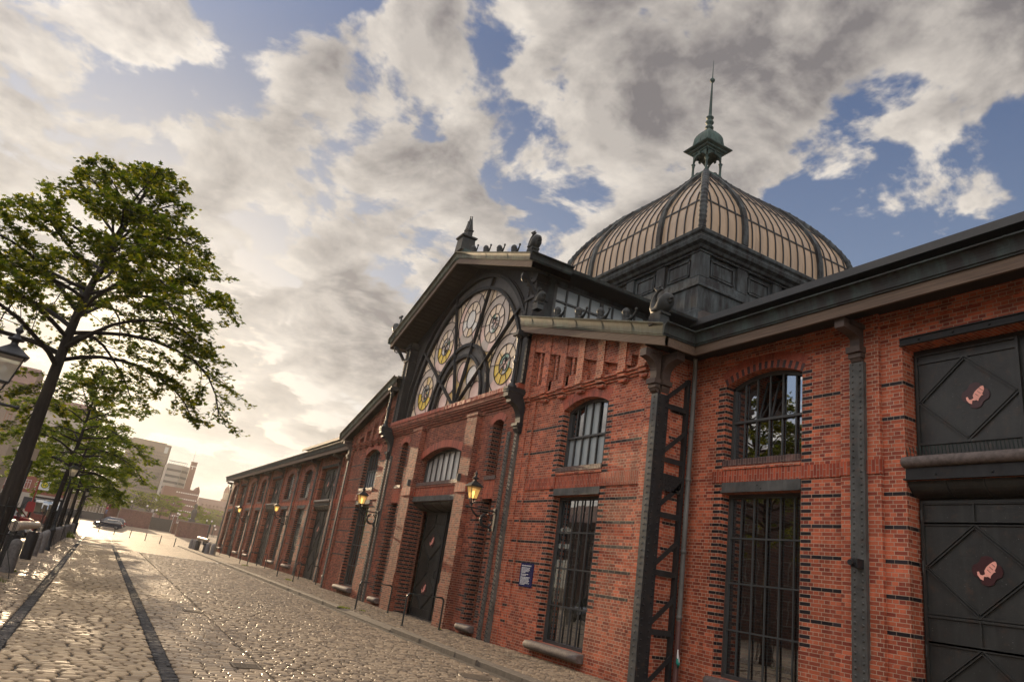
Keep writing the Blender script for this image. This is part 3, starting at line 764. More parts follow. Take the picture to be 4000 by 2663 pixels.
# ================================================================== ROOFS, GABLE, DOME
def gutter_profile(h=.33, d=.16):
    """(out, up) pairs: moulded copper gutter, out is positive away from the wall"""
    p = [(0,0),(.035,0),(.035,.03),(.06,.045),(.06,.08)]
    for k in range(0, 7):
        t = k/6*math.pi/2; p.append((.06+(d-.06)*(1-math.cos(t)), .08+(h-.12)*math.sin(t)))
    p += [(d+.02,h-.03),(d+.02,h),(d-.02,h),(d-.03,h-.04),(0,h-.04)]
    return p
def sweep(mb, a, b, prof, out, m=0, up=(0,0,1)):
    """extrude an (out, up) profile from a to b"""
    a, b, o, u = Vector(a), Vector(b), Vector(out), Vector(up)
    r0 = [a+o*x+u*z for x, z in prof]; r1 = [b+o*x+u*z for x, z in prof]
    n = len(prof)
    for k in range(n):
        j = (k+1) % n; mb.face([r0[k], r1[k], r1[j], r0[j]], m)
    mb.face(r0, m); mb.face(list(reversed(r1)), m)
def seams(mb, a, b, prof, out, step, m=0):
    L = (Vector(b)-Vector(a)).length; n = int(L/step); d = (Vector(b)-Vector(a)).normalized()
    pr = [(x*1.04+.004, z*1.0+.002) for x, z in prof]
    for k in range(1, n+1):
        p = Vector(a)+d*(L*k/(n+.6)); sweep(mb, p-d*.02, p+d*.02, pr, out, m)
FASC = [(-.06,0),(0,0),(0,.235),(-.06,.235)]
GP = gutter_profile()
def eave(name_parent, a, b, out, gm, wm=None):
    """wood fascia and copper gutter along an eave; a, b = bottom outer edge of the board"""
    w = MB(); sweep(w, a, b, FASC, out); f = w.build('fascia', wm or M['wood'], name_parent)
    g = MB(); A = Vector(a)+Vector((0,0,.237)); B = Vector(b)+Vector((0,0,.237))
    sweep(g, A, B, GP, out); seams(g, A, B, GP, out, 1.6); g.build('gutter', gm, name_parent)
r = MB()      # lower roofs (wings and side bays)
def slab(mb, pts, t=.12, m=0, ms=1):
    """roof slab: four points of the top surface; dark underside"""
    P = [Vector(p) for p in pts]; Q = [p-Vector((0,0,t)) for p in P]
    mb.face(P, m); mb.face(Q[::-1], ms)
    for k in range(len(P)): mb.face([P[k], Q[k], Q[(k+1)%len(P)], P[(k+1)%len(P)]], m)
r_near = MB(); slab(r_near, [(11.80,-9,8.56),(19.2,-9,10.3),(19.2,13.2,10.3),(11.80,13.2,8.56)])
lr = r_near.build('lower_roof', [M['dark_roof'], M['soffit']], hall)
eave(lr, (11.78,-9,8.0), (11.78,12.79,8.0), (-1,0,0), M['gutter_dark'])
r_far = MB(); slab(r_far, [(11.80,40.3,8.56),(19.2,40.3,10.3),(19.2,91.4,10.3),(11.80,91.4,8.56)])
lr2 = r_far.build('lower_roof', [M['dark_roof'], M['soffit']], hall)
eave(lr2, (11.78,40.71,8.0), (11.78,91.5,8.0), (-1,0,0), M['gutter_dark'])
e = MB(); e.box(11.79, 12.6, 40.7, 91.4, 8.20, 8.235); e.build('soffit', M['soffit'], lr2); e = MB(); e.box(11.79, 12.6, -9, 12.8, 8.20, 8.235); e.build('soffit', M['soffit'], lr)
w = MB(); w.face([(XW,91.0,8.2),(XW,91.0,8.5),(19,91.0,10.2),(19,91.0,8.2)]); w.build('end_gable', M['brick'], hall)
for s in (1, -1):
    f = (lambda y: y) if s > 0 else (lambda y: 2*YC-y)
    k = .283; VX = 10.84
    sb = MB(); slab(sb, [(VX+.02,f(12.79),8.565),(19.2,f(12.79),8.565),(19.2,f(20.6),8.565+7.81*k),(VX+.02,f(20.6),8.565+7.81*k)] if s > 0 else
                    [(VX+.02,f(20.6),8.565+7.81*k),(19.2,f(20.6),8.565+7.81*k),(19.2,f(12.79),8.565),(VX+.02,f(12.79),8.565)])
    so = sb.build('side_roof', [M['dark_roof'], M['soffit']], hall)
    a = (VX, f(12.79), 8.0); b = (VX, f(20.55), 8.0+7.76*k)
    w = MB(); sweep(w, a, b, FASC, (-1,0,0)); w.build('fascia', M['wood'], so)
    g = MB(); A = (VX, f(12.79), 8.237); B = (VX, f(20.55), 8.237+7.76*k); sweep(g, A, B, GP, (-1,0,0)); seams(g, A, B, GP, (-1,0,0), 1.55); g.build('gutter', M['gutter'], so)
    # boarded soffit of the verge and the side eave
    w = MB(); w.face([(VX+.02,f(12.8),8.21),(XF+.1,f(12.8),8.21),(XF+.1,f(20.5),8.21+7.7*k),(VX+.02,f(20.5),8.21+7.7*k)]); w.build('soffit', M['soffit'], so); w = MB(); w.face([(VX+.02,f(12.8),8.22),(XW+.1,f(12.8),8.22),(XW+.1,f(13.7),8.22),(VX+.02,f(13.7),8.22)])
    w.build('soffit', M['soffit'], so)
    w = MB(); sweep(w, (VX,f(12.79),8.0), (11.78,f(12.79),8.0), FASC, (0,-s,0)); w.build('fascia', M['wood'], so)
    g = MB(); sweep(g, (VX-.16,f(12.79),8.237), (11.78,f(12.79),8.237), GP, (0,-s,0)); g.build('gutter', M['gutter_dark'], so)

# high roofs: the long hall and the cross hall
ER, RZ = 12.72, 15.2
hr = MB()
for y0, y1 in ((-9.5, 20.0), (33.5, 83.9)):
    slab(hr, [(18.13,y0,ER),(24.65,y0,RZ),(24.65,y1,RZ),(18.13,y1,ER)], .1); slab(hr, [(24.65,y0,RZ),(31.2,y0,ER),(31.2,y1,ER),(24.65,y1,RZ)], .1)
    hr.box(18.07, 18.13, y0, y1, ER-.24, ER+.02, 0)
ho = hr.build('high_roof', [M['dark_roof'], M['soffit']], hall)
cw = MB()
for y0, y1 in ((-9.0, 20.4), (33.1, 83.0)):
    cw.box(18.9, 19.2, y0, y1, 9.6, 12.9, 0); cw.box(30.4, 30.7, y0, y1, 9.6, 12.9, 0)
    cw.box(18.15, 18.95, y0, y1, 12.52, 12.56, 0)
cw.face([(18.9,83,9),(18.9,83,12.7),(24.65,83,15.1),(30.7,83,12.7),(30.7,83,9)], 0); cw.face([(18.9,-9,9),(30.7,-9,9),(30.7,-9,12.7),(24.65,-9,15.1),(18.9,-9,12.7)], 0)
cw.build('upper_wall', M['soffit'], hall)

GX = 10.43; GB, GE = 14.80, 12.28; YN, YF = 19.65, 33.85
gr = MB(); top = .47
slab(gr, [(GX+.05,YN,GE+top),(20.2,YN,GE+top),(20.2,YC,GB+top),(GX+.05,YC,GB+top)], .14); slab(gr, [(GX+.05,YC,GB+top),(20.2,YC,GB+top),(20.2,YF,GE+top),(GX+.05,YF,GE+top)], .14)
go = gr.build('gable_roof', [M['dark_roof'], M['soffit']], hall)
for yA in (YN, YF):
    s = 1 if yA < YC else -1
    w = MB(); sweep(w, (GX,yA,GE), (GX,YC,GB), FASC, (-1,0,0)); w.build('fascia', M['wood'], go)
    g = MB(); A = (GX,yA,GE+.237); B = (GX,YC,GB+.237); sweep(g, A, B, [(x, z*.86) for x, z in GP], (-1,0,0)); seams(g, A, B, [(x, z*.86) for x, z in GP], (-1,0,0), 1.9); g.build('gutter', M['gutter'], go)
    # boarded underside
    w = MB(); n = 26
    for k in range(n):
        a = yA+(YC-yA)*k/n; b = yA+(YC-yA)*(k+1)/n; z = GE+.16+(GB-GE)*(k+.5)/n
        w.obox((GX+.02, (a+b)/2, z), (11.75, (a+b)/2, z), abs(b-a)-.012, .03, 0, (0,-s*(GB-GE),YC-YN))
    w.build('soffit', M['soffit'], go)
    # boxed return at the eave end
    w = MB(); sweep(w, (GX,yA,GE), (12.05,yA,GE), FASC, (0,-s,0)); w.box(GX+.02, 12.05, yA, yA+s*.06, GE, GE+.24); w.build('fascia', M['wood'], go)
    g = MB(); sweep(g, (GX-.16,yA,GE+.237), (12.05,yA,GE+.237), [(x, z*.86) for x, z in GP], (0,-s,0), 0); sweep(g, (12.05,yA,GE+.35), (20,yA,GE+.35), [(0,0),(.04,0),(.06,.12),(0,.12)], (0,-s,0), 0); g.build('gutter', M['gutter_dark'], go)
    # clerestory of the cross hall
    yw = yA + s*.85
    c = MB(); c.box(11.6, 18.95, yw, yw+s*.2, 9.2, 10.55, 1); c.box(11.6, 18.95, yw+s*.02, yw+s*.2, 12.42, 13.0, 1)
    for k in range(13):
        x = 12.0+k*.53; ww = .05 if k % 4 else .13
        c.box(x-ww/2, x+ww/2, yw-s*.0, yw+s*.12, 10.55, 12.42, 0)
    for z in (10.58, 11.2, 11.82, 12.40): c.box(11.95, 18.4, yw+s*.01, yw+s*.1, z-.03, z+.03, 0)
    c.box(11.6, 11.95, yw, yw+s*.2, 10.55, 12.42, 1); c.box(18.4, 18.95, yw, yw+s*.2, 10.55, 12.42, 1)
    co = c.build('clerestory', [M['frame'], M['sheet']], hall)
    g = MB(); g.face([(11.95,yw+s*.08,10.55),(18.4,yw+s*.08,10.55),(18.4,yw+s*.08,12.42),(11.95,yw+s*.08,12.42)]); g.build('pane', M['frost'], co)
    g = MB(); g.box(11.95, 18.4, yw+s*.11, yw+s*.14, 10.55, 12.42); g.build('backing', M['soffit'], co)
    # soffit between wall and eave
    g = MB(); g.face([(11.6,yA,GE+.3),(18.9,yA,GE+.3),(18.9,yw+s*.1,GE+.32),(11.6,yw+s*.1,GE+.32)]); g.build('eave_board', M['soffit'], co)

# iron corner posts and slim columns
for s in (1, -1):
    f = (lambda y: y) if s > 0 else (lambda y: 2*YC-y)
    m = MB(); y0, y1 = sorted((f(20.42), f(20.98)))
    m.box(11.14, 11.62, y0, y1, 8.39, 12.55)
    m.box(11.10, 11.14, y0-.03, y0+.10, 8.39, 12.5); m.box(11.10, 11.14, y1-.10, y1+.03, 8.39, 12.5)
    m.box(11.06, 11.66, y0-.06, y1+.06, 11.55, 11.66); m.box(11.04, 11.66, y0-.08, y1+.08, 12.2, 12.34)
    z = 8.5
    while z < 12.4:
        for yy in (y0+.035, y1-.035): m.rivet((11.10, yy, z), (-1,0,0), .02)
        z += .17
    post = m.build('iron_post', M['steel_dark'], hall)
    m = MB(); yc = f(20.32)                                            # scrolled bracket under the eave end
    for k in range(9):
        t = k/8; m.obox((11.1-.62*t, yc+.1, 11.7+.55*math.sin(t*math.pi/2)), (11.1-.62*min(1,t+.13), yc+.1, 11.7+.55*math.sin(min(1,t+.13)*math.pi/2)), .14, .12)
    m.tube([(10.62+.12*math.cos(a), yc+.1, 12.13+.12*math.sin(a)) for a in [k*.6 for k in range(12)]], .035, 6); m.build('scroll_bracket', M['iron'], post)
    m = MB(); c = (10.78, f(20.45), 0)
    m.lathe([(.15,8.12),(.15,8.2),(.11,8.24),(.085,8.3),(.11,8.36),(.075,8.42),(.07,8.95),(.10,9.0),(.10,9.06),(.068,9.12),(.068,9.22),(.09,9.25),(.066,9.3),(.062,9.78),(.075,9.8),(.062,9.84),(.09,9.9),(.14,9.98)], c, 14)
    m.box(10.60, 10.96, f(20.45)-.18, f(20.45)+.18, 9.98, 10.09); m.box(10.66, 11.2, f(20.45)-.1, f(20.45)+.1, 10.09, 10.2)
    m.build('slim_column', M['iron'], post)
    m = MB(); pr = [(XC,6.62),(XC-.1,6.66),(XC-.17,6.78),(XC-.19,6.92),(XC-.13,6.97),(XC-.12,7.05)]
    for k in range(1,7):
        t = k/7*math.pi/2; pr.append((XC-.12-.42*(1-math.cos(t)), 7.05+.55*math.sin(t)))
    pr += [(XC-.58,7.62),(XC-.58,7.72),(XC-.72,7.78),(XC-.72,8.0),(XC-.76,8.02),(XC-.76,8.12),(XC,8.12)]
    m.prism(pr, 'y', f(20.45)-.16, f(20.45)+.16); m.box(XC-.74, XC-.05, f(20.45)-.21, f(20.45)+.21, 7.95, 8.06); m.box(XC-.24, XC-.01, f(20.45)-.2, f(20.45)+.2, 6.86, 6.96)
    m.build('iron_bracket', M['iron'], post)

# ---- the great arched window
HZ = 8.42; AX = 11.52
A = MB(); n = 60; RO = 5.95
for k in range(n):                                                    # sheet-metal spandrels between arch and roof
    a = 20.6+(32.9-20.6)*k/n; b = 20.6+(32.9-20.6)*(k+1)/n
    def lo(y): d = abs(y-YC); return HZ+math.sqrt(max(0, RO*RO-d*d)) if d < RO else HZ-.03
    def hi(y): return GE+.2+(GB-GE)*(1-abs(y-YC)/7.1)
    A.face([(AX+.02,a,lo(a)),(AX+.02,a,hi(a)),(AX+.02,b,hi(b)),(AX+.02,b,lo(b))], 1)
def ring(mb, r0, r1, x0, x1, m, a0=0, a1=math.pi, n=64):
    for k in range(n):
        t0 = a0+(a1-a0)*k/n; t1 = a0+(a1-a0)*(k+1)/n
        p = lambda r, t, x: (x, YC-r*math.cos(t), HZ+r*math.sin(t))
        mb.face([p(r0,t0,x0),p(r1,t0,x0),p(r1,t1,x0),p(r0,t1,x0)], m)
        mb.face([p(r0,t0,x0),p(r0,t1,x0),p(r0,t1,x1),p(r0,t0,x1)], m); mb.face([p(r1,t0,x0),p(r1,t0,x1),p(r1,t1,x1),p(r1,t1,x0)], m)
ring(A, 5.30, 5.93, AX+.05, AX+.2, 0); ring(A, 5.26, 5.40, AX-.05, AX+.2, 1); ring(A, 5.80, 5.97, AX-.10, AX+.15, 1); ring(A, 5.97, 6.02, AX-.03, AX+.1, 1)
ring(A, 2.34, 2.80, AX+.04, AX+.2, 0); ring(A, 2.24, 2.38, AX-.06, AX+.2, 1); ring(A, 2.72, 2.86, AX-.06, AX+.2, 1)
for rr in (5.34, 5.86, 2.31, 2.79):
    nn = int(rr*math.pi/.16)
    for k in range(1, nn):
        t = math.pi*k/nn; A.rivet((AX-(.05 if rr == 5.34 else .10 if rr > 5 else .06), YC-rr*math.cos(t), HZ+rr*math.sin(t)), (-1,0,0), .018, 1)
for d in (36, 72, 108, 144):
    t = R(d); c, s_ = -math.cos(t), math.sin(t)
    A.obox((AX-.02, YC+c*.15, HZ+s_*.15), (AX-.02, YC+c*5.85, HZ+s_*5.85), .11, .10, 1, (1,0,0))
    A.obox((AX-.085, YC+c*.2, HZ+s_*.2), (AX-.085, YC+c*5.3, HZ+s_*5.3), .05, .03, 1, (1,0,0))
A.box(AX-.1, AX+.15, YC-.5, YC+.5, HZ-.03, HZ+.16, 1)
aw = A.build('arched_window', [simple('grey_arch_paint', (.075,.07,.066), .5, 0., .3, 4., .1, .3), M['steel_dark']], hall)
GXp = AX+.10
g = MB()                                                              # hammered background glass in leaded pieces
def pol(r, t, x=GXp): return (x, YC-r*math.cos(t), HZ+r*math.sin(t))
for sct in range(5):
    for i in range(6):
        for j in range(4):
            t0 = R(36*sct+6*i); t1 = R(36*sct+6*(i+1)); r0 = 2.8+2.5*j/4; r1 = 2.8+2.5*(j+1)/4
            g.face([pol(r0,t0),pol(r1,t0),pol(r1,t1),pol(r0,t1)])
    for i in range(3):
        for j in range(2):
            t0 = R(36*sct+12*i); t1 = R(36*sct+12*(i+1)); r0 = .02+2.3*j/2; r1 = .02+2.3*(j+1)/2
            g.face([pol(r0,t0),pol(r1,t0),pol(r1,t1),pol(r0,t1)])
g.build('leaded_glass', M['amber'], aw)
L = MB()
def lead_circle(cy, cz, r, x, w=.03, n=36):
    w *= .6
    pts = [(x, cy+r*math.cos(2*math.pi*k/n), cz+r*math.sin(2*math.pi*k/n)) for k in range(n+1)]
    for a, b in zip(pts, pts[1:]): L.obox(a, b, w, .03, 0, (1,0,0))
ros = MB(); gmats = [M['gl_mauve'], M['amber'], M['gl_yellow'], M['gl_clear'], M['gl_pink'], M['gl_green'], M['gl_red']]
for sct, d in enumerate((18, 54, 90, 126, 162)):
    t = R(d); cy, cz = YC-4.06*math.cos(t), HZ+4.06*math.sin(t)
    def disc(r0, r1, x, npc, mats, off):
        for k in range(npc):
            a0 = 2*math.pi*k/npc+off; a1 = 2*math.pi*(k+1)/npc+off; q = 5
            pts = [(x, cy+r0*math.cos(a0+(a1-a0)*j/q), cz+r0*math.sin(a0+(a1-a0)*j/q)) for j in range(q+1)] + [(x, cy+r1*math.cos(a1-(a1-a0)*j/q), cz+r1*math.sin(a1-(a1-a0)*j/q)) for j in range(q+1)]
            am = (a0+a1)/2
            ros.face(pts, mats(math.sin(am), k))
    low = d in (18, 126, 162)
    disc(.82, 1.20, GXp-.012, 9, lambda s, k: (4 if low and s < -.3 else 0) if rnd.random() < .85 else 4, .1)
    disc(.42, .82, GXp-.012, 9, lambda s, k: (2 if s < -.2 else 1) if low else (1 if rnd.random() < .9 else 3), .1)
    cm = [5, 3, 3, 3, 3][sct]
    nq = 9
    if d == 90:
        disc(.01, .42, GXp-.012, 3, lambda s, k: 3, 0)
    else:
        disc(.01, .22, GXp-.012, 6, lambda s, k: rnd.choice([3,4,4,1]), .4); disc(.22, .42, GXp-.012, 9, lambda s, k: rnd.choice([cm,3,5,1,0]), .2)
        for k in range(14):
            a = rnd.uniform(0, 6.28); r0 = rnd.uniform(.05,.2); r1 = rnd.uniform(.25,.41); b = a+rnd.uniform(-.9,.9)
            L.obox((GXp-.03, cy+r0*math.cos(a), cz+r0*math.sin(a)), (GXp-.03, cy+r1*math.cos(b), cz+r1*math.sin(b)), .014, .02, 0, (1,0,0))
        lead_circle(cy+.05, cz+.12, .13, GXp-.03, .014, 12); lead_circle(cy-.06, cz-.14, .15, GXp-.03, .014, 12)
    for r_, w_ in ((1.21,.036),(.82,.03),(.42,.04)): lead_circle(cy, cz, r_, GXp-.03, w_)
    for k in range(9):
        a = 2*math.pi*k/9+.1
        L.obox((GXp-.03, cy+.42*math.cos(a), cz+.42*math.sin(a)), (GXp-.03, cy+(1.2 if k % 3 == 0 else .82)*math.cos(a), cz+(1.2 if k % 3 == 0 else .82)*math.sin(a)), .016, .02, 0, (1,0,0))
    for k in range(4):                                                # leads from the rosette to the sector's edges
        a = t + R(45+90*k); p = (GXp-.03, cy-1.21*math.cos(a), cz+1.21*math.sin(a)); q2 = (GXp-.03, cy-1.75*math.cos(a), cz+1.75*math.sin(a))
        L.obox(p, q2, .022, .02, 0, (1,0,0))
    for sgn in (-1, 1):
        tt = R(d+sgn*15)
        for r0, r1 in ((2.86, 3.5), (4.6, 5.26)): L.obox(pol(r0,tt,GXp-.03), pol(r1,tt,GXp-.03), .02, .02, 0, (1,0,0))
    # ovals of the inner half circle
    t2 = R((14, 51, 90, 129, 166)[sct]); cy2, cz2 = YC-1.62*math.cos(t2), HZ+1.62*math.sin(t2)
    if sct in (0, 4): cz2 += .1
    er = (.5,.43)
    pts = [(GXp-.012, cy2+.46*math.cos(2*math.pi*k/24), cz2+.46*math.sin(2*math.pi*k/24)) for k in range(24)]
    ros.face(pts, 4 if sct != 1 else 3)
    lead_circle(cy2, cz2, .46, GXp-.03, .03, 24)
    L.obox(pol(1.15,t2,GXp-.03), pol(.4,t2,GXp-.03), .022, .02, 0, (1,0,0))
    pa = [pol(.5, R(36*sct+6), GXp-.011), pol(1.15, R(36*sct+4), GXp-.011), pol(1.1, R(36*sct+18), GXp-.011)]
    ros.face(pa, 2 if sct in (1, 2) else 1)
ros.build('rosette_glass', gmats, aw)
L.build('leading', M['lead'], aw)
bk = MB(); bk.prism([(20.8,HZ-.05),(32.7,HZ-.05),(32.7,12.45),(YC,14.6),(20.8,12.45)], 'x', GXp+.06, GXp+.1); bk.build('backing', M['inside'], aw)

# ---- dome
DX, DY, SX, SY = 24.62, 26.75, 5.35, 5.75
def rect(mb, i, z0, j, z1, m=0):
    """wall of a rectangular storey: inset i at z0 to inset j at z1"""
    a = [(DX-SX+i,DY-SY+i,z0),(DX+SX-i,DY-SY+i,z0),(DX+SX-i,DY+SY-i,z0),(DX-SX+i,DY+SY-i,z0)]
    b = [(DX-SX+j,DY-SY+j,z1),(DX+SX-j,DY-SY+j,z1),(DX+SX-j,DY+SY-j,z1),(DX-SX+j,DY+SY-j,z1)]
    for k in range(4): mb.face([a[k], a[(k+1)%4], b[(k+1)%4], b[k]], m)
D = MB()
for p, q in zip([(.36,12.4),(.36,14.15),(.40,14.2),(.40,15.30),(.30,15.32),(.30,15.40),(.38,15.46),(.40,15.80),(.52,15.82),(.56,17.0),(.40,17.04),(.40,17.10),(.28,17.14),(.22,17.26),(.02,17.34),(-.02,17.44),(-.04,17.50),(.02,17.56),(.02,17.66),(-.08,17.74),(-.10,17.86),(-.04,17.93),(.05,17.97)],
                [(.36,14.15),(.40,14.2),(.40,15.30),(.30,15.32),(.30,15.40),(.38,15.46),(.40,15.80),(.52,15.82),(.56,17.0),(.40,17.04),(.40,17.10),(.28,17.14),(.22,17.26),(.02,17.34),(-.02,17.44),(-.04,17.50),(.02,17.56),(.02,17.66),(-.08,17.74),(-.10,17.86),(-.04,17.93),(.05,17.97),(.5,17.98)]):
    rect(D, p[0], p[1], q[0], q[1], 0)
def face_boxes(mb, u0, u1, z0, z1, i0, i1, m=0):
    """a raised block on the two visible faces and their opposites; u = distance from the near/street corner"""
    mb.box(DX-SX+u0, DX-SX+u1, DY-SY+i0, DY-SY+i1, z0, z1, m); mb.box(DX-SX+i0, DX-SX+i1, DY-SY+u0, DY-SY+u1, z0, z1, m)
    mb.box(DX-SX+u0, DX-SX+u1, DY+SY-i1, DY+SY-i0, z0, z1, m); mb.box(DX+SX-i1, DX+SX-i0, DY-SY+u0, DY-SY+u1, z0, z1, m)
pil = [(.42, .98), (2.75, 3.35), (5.05, 5.65), (7.35, 7.95), (9.7, 10.28)]
for a, b in pil: face_boxes(D, a, b, 15.83, 16.98, .41, .60)
for (a, b), (c_, d_) in zip(pil, pil[1:]):
    u0, u1 = b+.16, c_-.16
    for q, (e0, zz0, zz1) in enumerate(((.47, 15.98, 16.82),)):
        face_boxes(D, u0, u1, zz0, zz0+.07, e0, .6); face_boxes(D, u0, u1, zz1-.07, zz1, e0, .6); face_boxes(D, u0, u0+.07, zz0, zz1, e0, .6); face_boxes(D, u1-.07, u1, zz0, zz1, e0, .6)
    face_boxes(D, u0+.17, u1-.17, 16.12, 16.68, .50, .6)
for k in range(1, 13):                                                 # standing seams of the copper sheets
    face_boxes(D, .36+k*.82-.006, .36+k*.82+.006, 14.2, 15.3, .388, .41)
for k in range(80): face_boxes(D, .5+k*.128, .5+k*.128+.06, 17.0, 17.05, .37, .5)
dome = D.build('dome', M['sheet'], hall)
PROF = [(0.0,17.98),(0.0,18.5),(.03,19.0),(.10,19.5),(.22,20.0),(.48,20.55),(.83,21.15),(1.25,21.75),(1.7,22.3),(2.2,22.85),(2.9,23.45),(3.7,24.15),(4.35,24.8),(4.75,25.3),(4.95,25.6)]
def prof_z(i):
    for (a, za), (b, zb) in zip(PROF, PROF[1:]):
        if a <= i <= b and b > a: return za+(zb-za)*(i-a)/(b-a)
    return PROF[-1][1]
def prof_at(s):
    """point along the profile, s in 0..1 over its segments"""
    x = s*(len(PROF)-1); k = min(int(x), len(PROF)-2); f = x-k
    return tuple(a+(b-a)*f for a, b in zip(PROF[k], PROF[k+1]))
I0 = .12
kx = (SX-I0-.3)/4.95; ky = (SY-I0-.3)/4.95
def corner(k4, i, e=0.):
    sx, sy = ((-1,-1),(1,-1),(1,1),(-1,1))[k4]
    return Vector((DX+sx*(SX-I0-i*kx+e), DY+sy*(SY-I0-i*ky+e), 0))
G = MB(); rowsz = [prof_at(k/56) for k in range(57)]
for k4 in range(4):
    for (i0, z0), (i1, z1) in zip(rowsz, rowsz[1:]):
        a, b = corner(k4, i0), corner((k4+1)%4, i0); c, d = corner((k4+1)%4, i1), corner(k4, i1)
        G.face([(a.x,a.y,z0),(b.x,b.y,z0),(c.x,c.y,z1),(d.x,d.y,z1)], 0, True)
G.build('dome_glazing', M['dome_pane'], dome)
B = MB(); Wd = MB()
NB = 20
for k4 in range(4):
    a0, b0 = corner(k4, 0), corner((k4+1)%4, 0); L0 = (b0-a0).length; dirv = (b0-a0).normalized(); nrm = Vector((dirv.y, -dirv.x, 0))
    for q in range(1, NB):
        u = L0*q/NB
        pts = []
        for (i, z) in rowsz:
            off = i*(ky if abs(dirv.y) > .5 else kx)
            if off > min(u, L0-u)-.02: break
            inn = i*(kx if abs(dirv.y) > .5 else ky)
            p = a0+dirv*u-nrm*inn; pts.append(Vector((p.x, p.y, z))+nrm*.02)
        if len(pts) > 2:
            wide = q in (5, 15)
            tgt = Wd if wide else B
            for p, r2 in zip(pts, pts[1:]): tgt.obox(p, r2, .30 if wide else .045, .26 if wide else .07, 0, nrm+Vector((0,0,.3)))
    for (zi, w_) in ((19.55,.06),(21.5,.03),(23.3,.05)):
        i = None
        for (x0, z0), (x1, z1) in zip(PROF, PROF[1:]):
            if z0 <= zi <= z1: i = x0+(x1-x0)*(zi-z0)/(z1-z0)
        p, q = corner(k4, i, .015), corner((k4+1)%4, i, .015)
        B.obox((p.x,p.y,zi), (q.x,q.y,zi), w_, .07, 0, (0,0,1))
    pts = []
    for (i, z) in rowsz:
        c = corner(k4, i, .03); pts.append((c.x, c.y, z))
    Wd.tube(pts, .17, 8)
    for (i, z) in rowsz[::2]:
        c = corner(k4, i, .03); Wd.ball((c.x, c.y, z), .20, 0, 8, 4)
B.build('glazing_bar', M['lead'], dome); Wd.build('dome_rib', M['sheet'], dome)

# ---- lantern and spire on the dome
LX, LY = DX, DY
Ln = MB()
Ln.sq([(.62,25.35),(.62,25.5),(.56,25.52)], (LX,LY,0))
for sx in (-1, 1):
    for sy in (-1, 1): Ln.lathe([(.10,25.4),(.10,25.5),(.075,25.55),(.068,26.12),(.085,26.14),(.085,26.18),(.07,26.2),(.12,26.3),(.13,26.34)], (LX+sx*.54, LY+sy*.54, 0), 10)
for sx, sy in ((1,0),(-1,0),(0,1),(0,-1)):                            # round-arched openings between the posts
    nn = 14
    for k in range(nn):
        t0 = math.pi*k/nn; t1 = math.pi*(k+1)/nn; r_ = .42
        def P(t, hh, o): 
            u = r_*math.cos(t); z = hh if hh else 26.34+.50*math.sin(t)
            if sx: return (LX+sx*(.60-o), LY+u*1.28, z)
            return (LX+u*1.28, LY+sy*(.60-o), z)
        a, b, c, d = P(t0,0,0), P(t1,0,0), P(t1,26.98,0), P(t0,26.98,0)
        Ln.face([a,b,c,d]); 
        a2, b2 = P(t0,0,.14), P(t1,0,.14); Ln.face([a,a2,b2,b])
    if sx: Ln.box(LX+sx*.58, LX+sx*.66, LY-.07, LY+.07, 26.74, 26.97)
    else: Ln.box(LX-.07, LX+.07, LY+sy*.58, LY+sy*.66, 26.74, 26.97)
Ln.sq([(.61,26.94),(.66,26.98),(.66,27.05),(.78,27.1),(.80,27.18),(.98,27.24),(1.0,27.30),(.93,27.33),(.80,27.39),(.70,27.5),(.64,27.66),(.61,27.9),(.58,28.15),(.50,28.36),(.36,28.55),(.22,28.66),(.14,28.72),(.05,28.73)], (LX,LY,0))
for k in (-.33, 0, .33):
    for (z0, h0, z1, h1) in ((27.5,.70,27.9,.61),(27.9,.61,28.36,.50),(28.36,.5,28.6,.3)):
        for sx, sy in ((1,0),(-1,0),(0,1),(0,-1)):
            f0 = lambda h, z, kk: (LX+sx*h, LY+kk*h, z) if sx else (LX+kk*h, LY+sy*h, z)
            Ln.obox(f0(h0+.006,z0,k*2), f0(h1+.006,z1,k*2), .025, .03, 0, (sx,sy,.2))
Ln.box(LX-.4, LX+.4, LY-.4, LY+.4, 26.9, 26.94)
ln = Ln.build('lantern', M['patina'], dome)
S = MB(); S.lathe([(.20,28.62),(.20,28.70),(.15,28.75),(.15,28.82),(.25,28.86),(.25,28.93),(.15,28.98),(.14,29.12),(.22,29.2),(.255,29.28),(.22,29.36),(.13,29.42),(.14,29.5),(.22,29.58),(.235,29.64),(.14,29.72),(.105,29.8),(.10,29.95),(.045,32.1),(.04,32.2),(.10,32.24),(.155,32.33),(.15,32.42),(.06,32.52),(.03,32.62),(.012,33.85)], (LX,LY,0), 14)
S.build('spire', M['patina'], dome)
# ================================================================== SCULPTURES ON THE ROOF, LANTERNS ON THE WALL, SMALL THINGS
def small_fish():
    m = MB(); m.lathe([(.14,0),(.15,.05),(.12,.12),(.135,.2),(.15,.27),(.135,.31),(.16,.35),(.155,.42),(.115,.51),(.05,.56),(.005,.57)], (0,.12,0), 14)
    m.tube([(0,.02,.05),(0,-.14,.05),(0,-.30,.10),(0,-.41,.21),(0,-.46,.32)], [.10,.085,.06,.04,.03], 8); m.ball((0,-.47,.37), .06, 0, 8, 5, (1,.9,1.2)); m.ball((0,.27,.22), .045, 0, 8, 4)
    m.box(-.12, .12, -.16, .25, -.04, .03)
    return m
VXs = 10.86; GXs = 10.46
proto = None
def put_fish(x, y, z, label, group):
    global proto
    if proto is None:
        proto = small_fish().build('fish_ornament', M['bronze']); o = proto
    else:
        o = proto.copy(); COL.objects.link(o)
    o.location = (x, y, z); o.scale = (.74,)*3; return tag(o, label, 'roof ornament', group)
ordn = ['topmost', 'second from the top', 'third from the top', 'lowest']
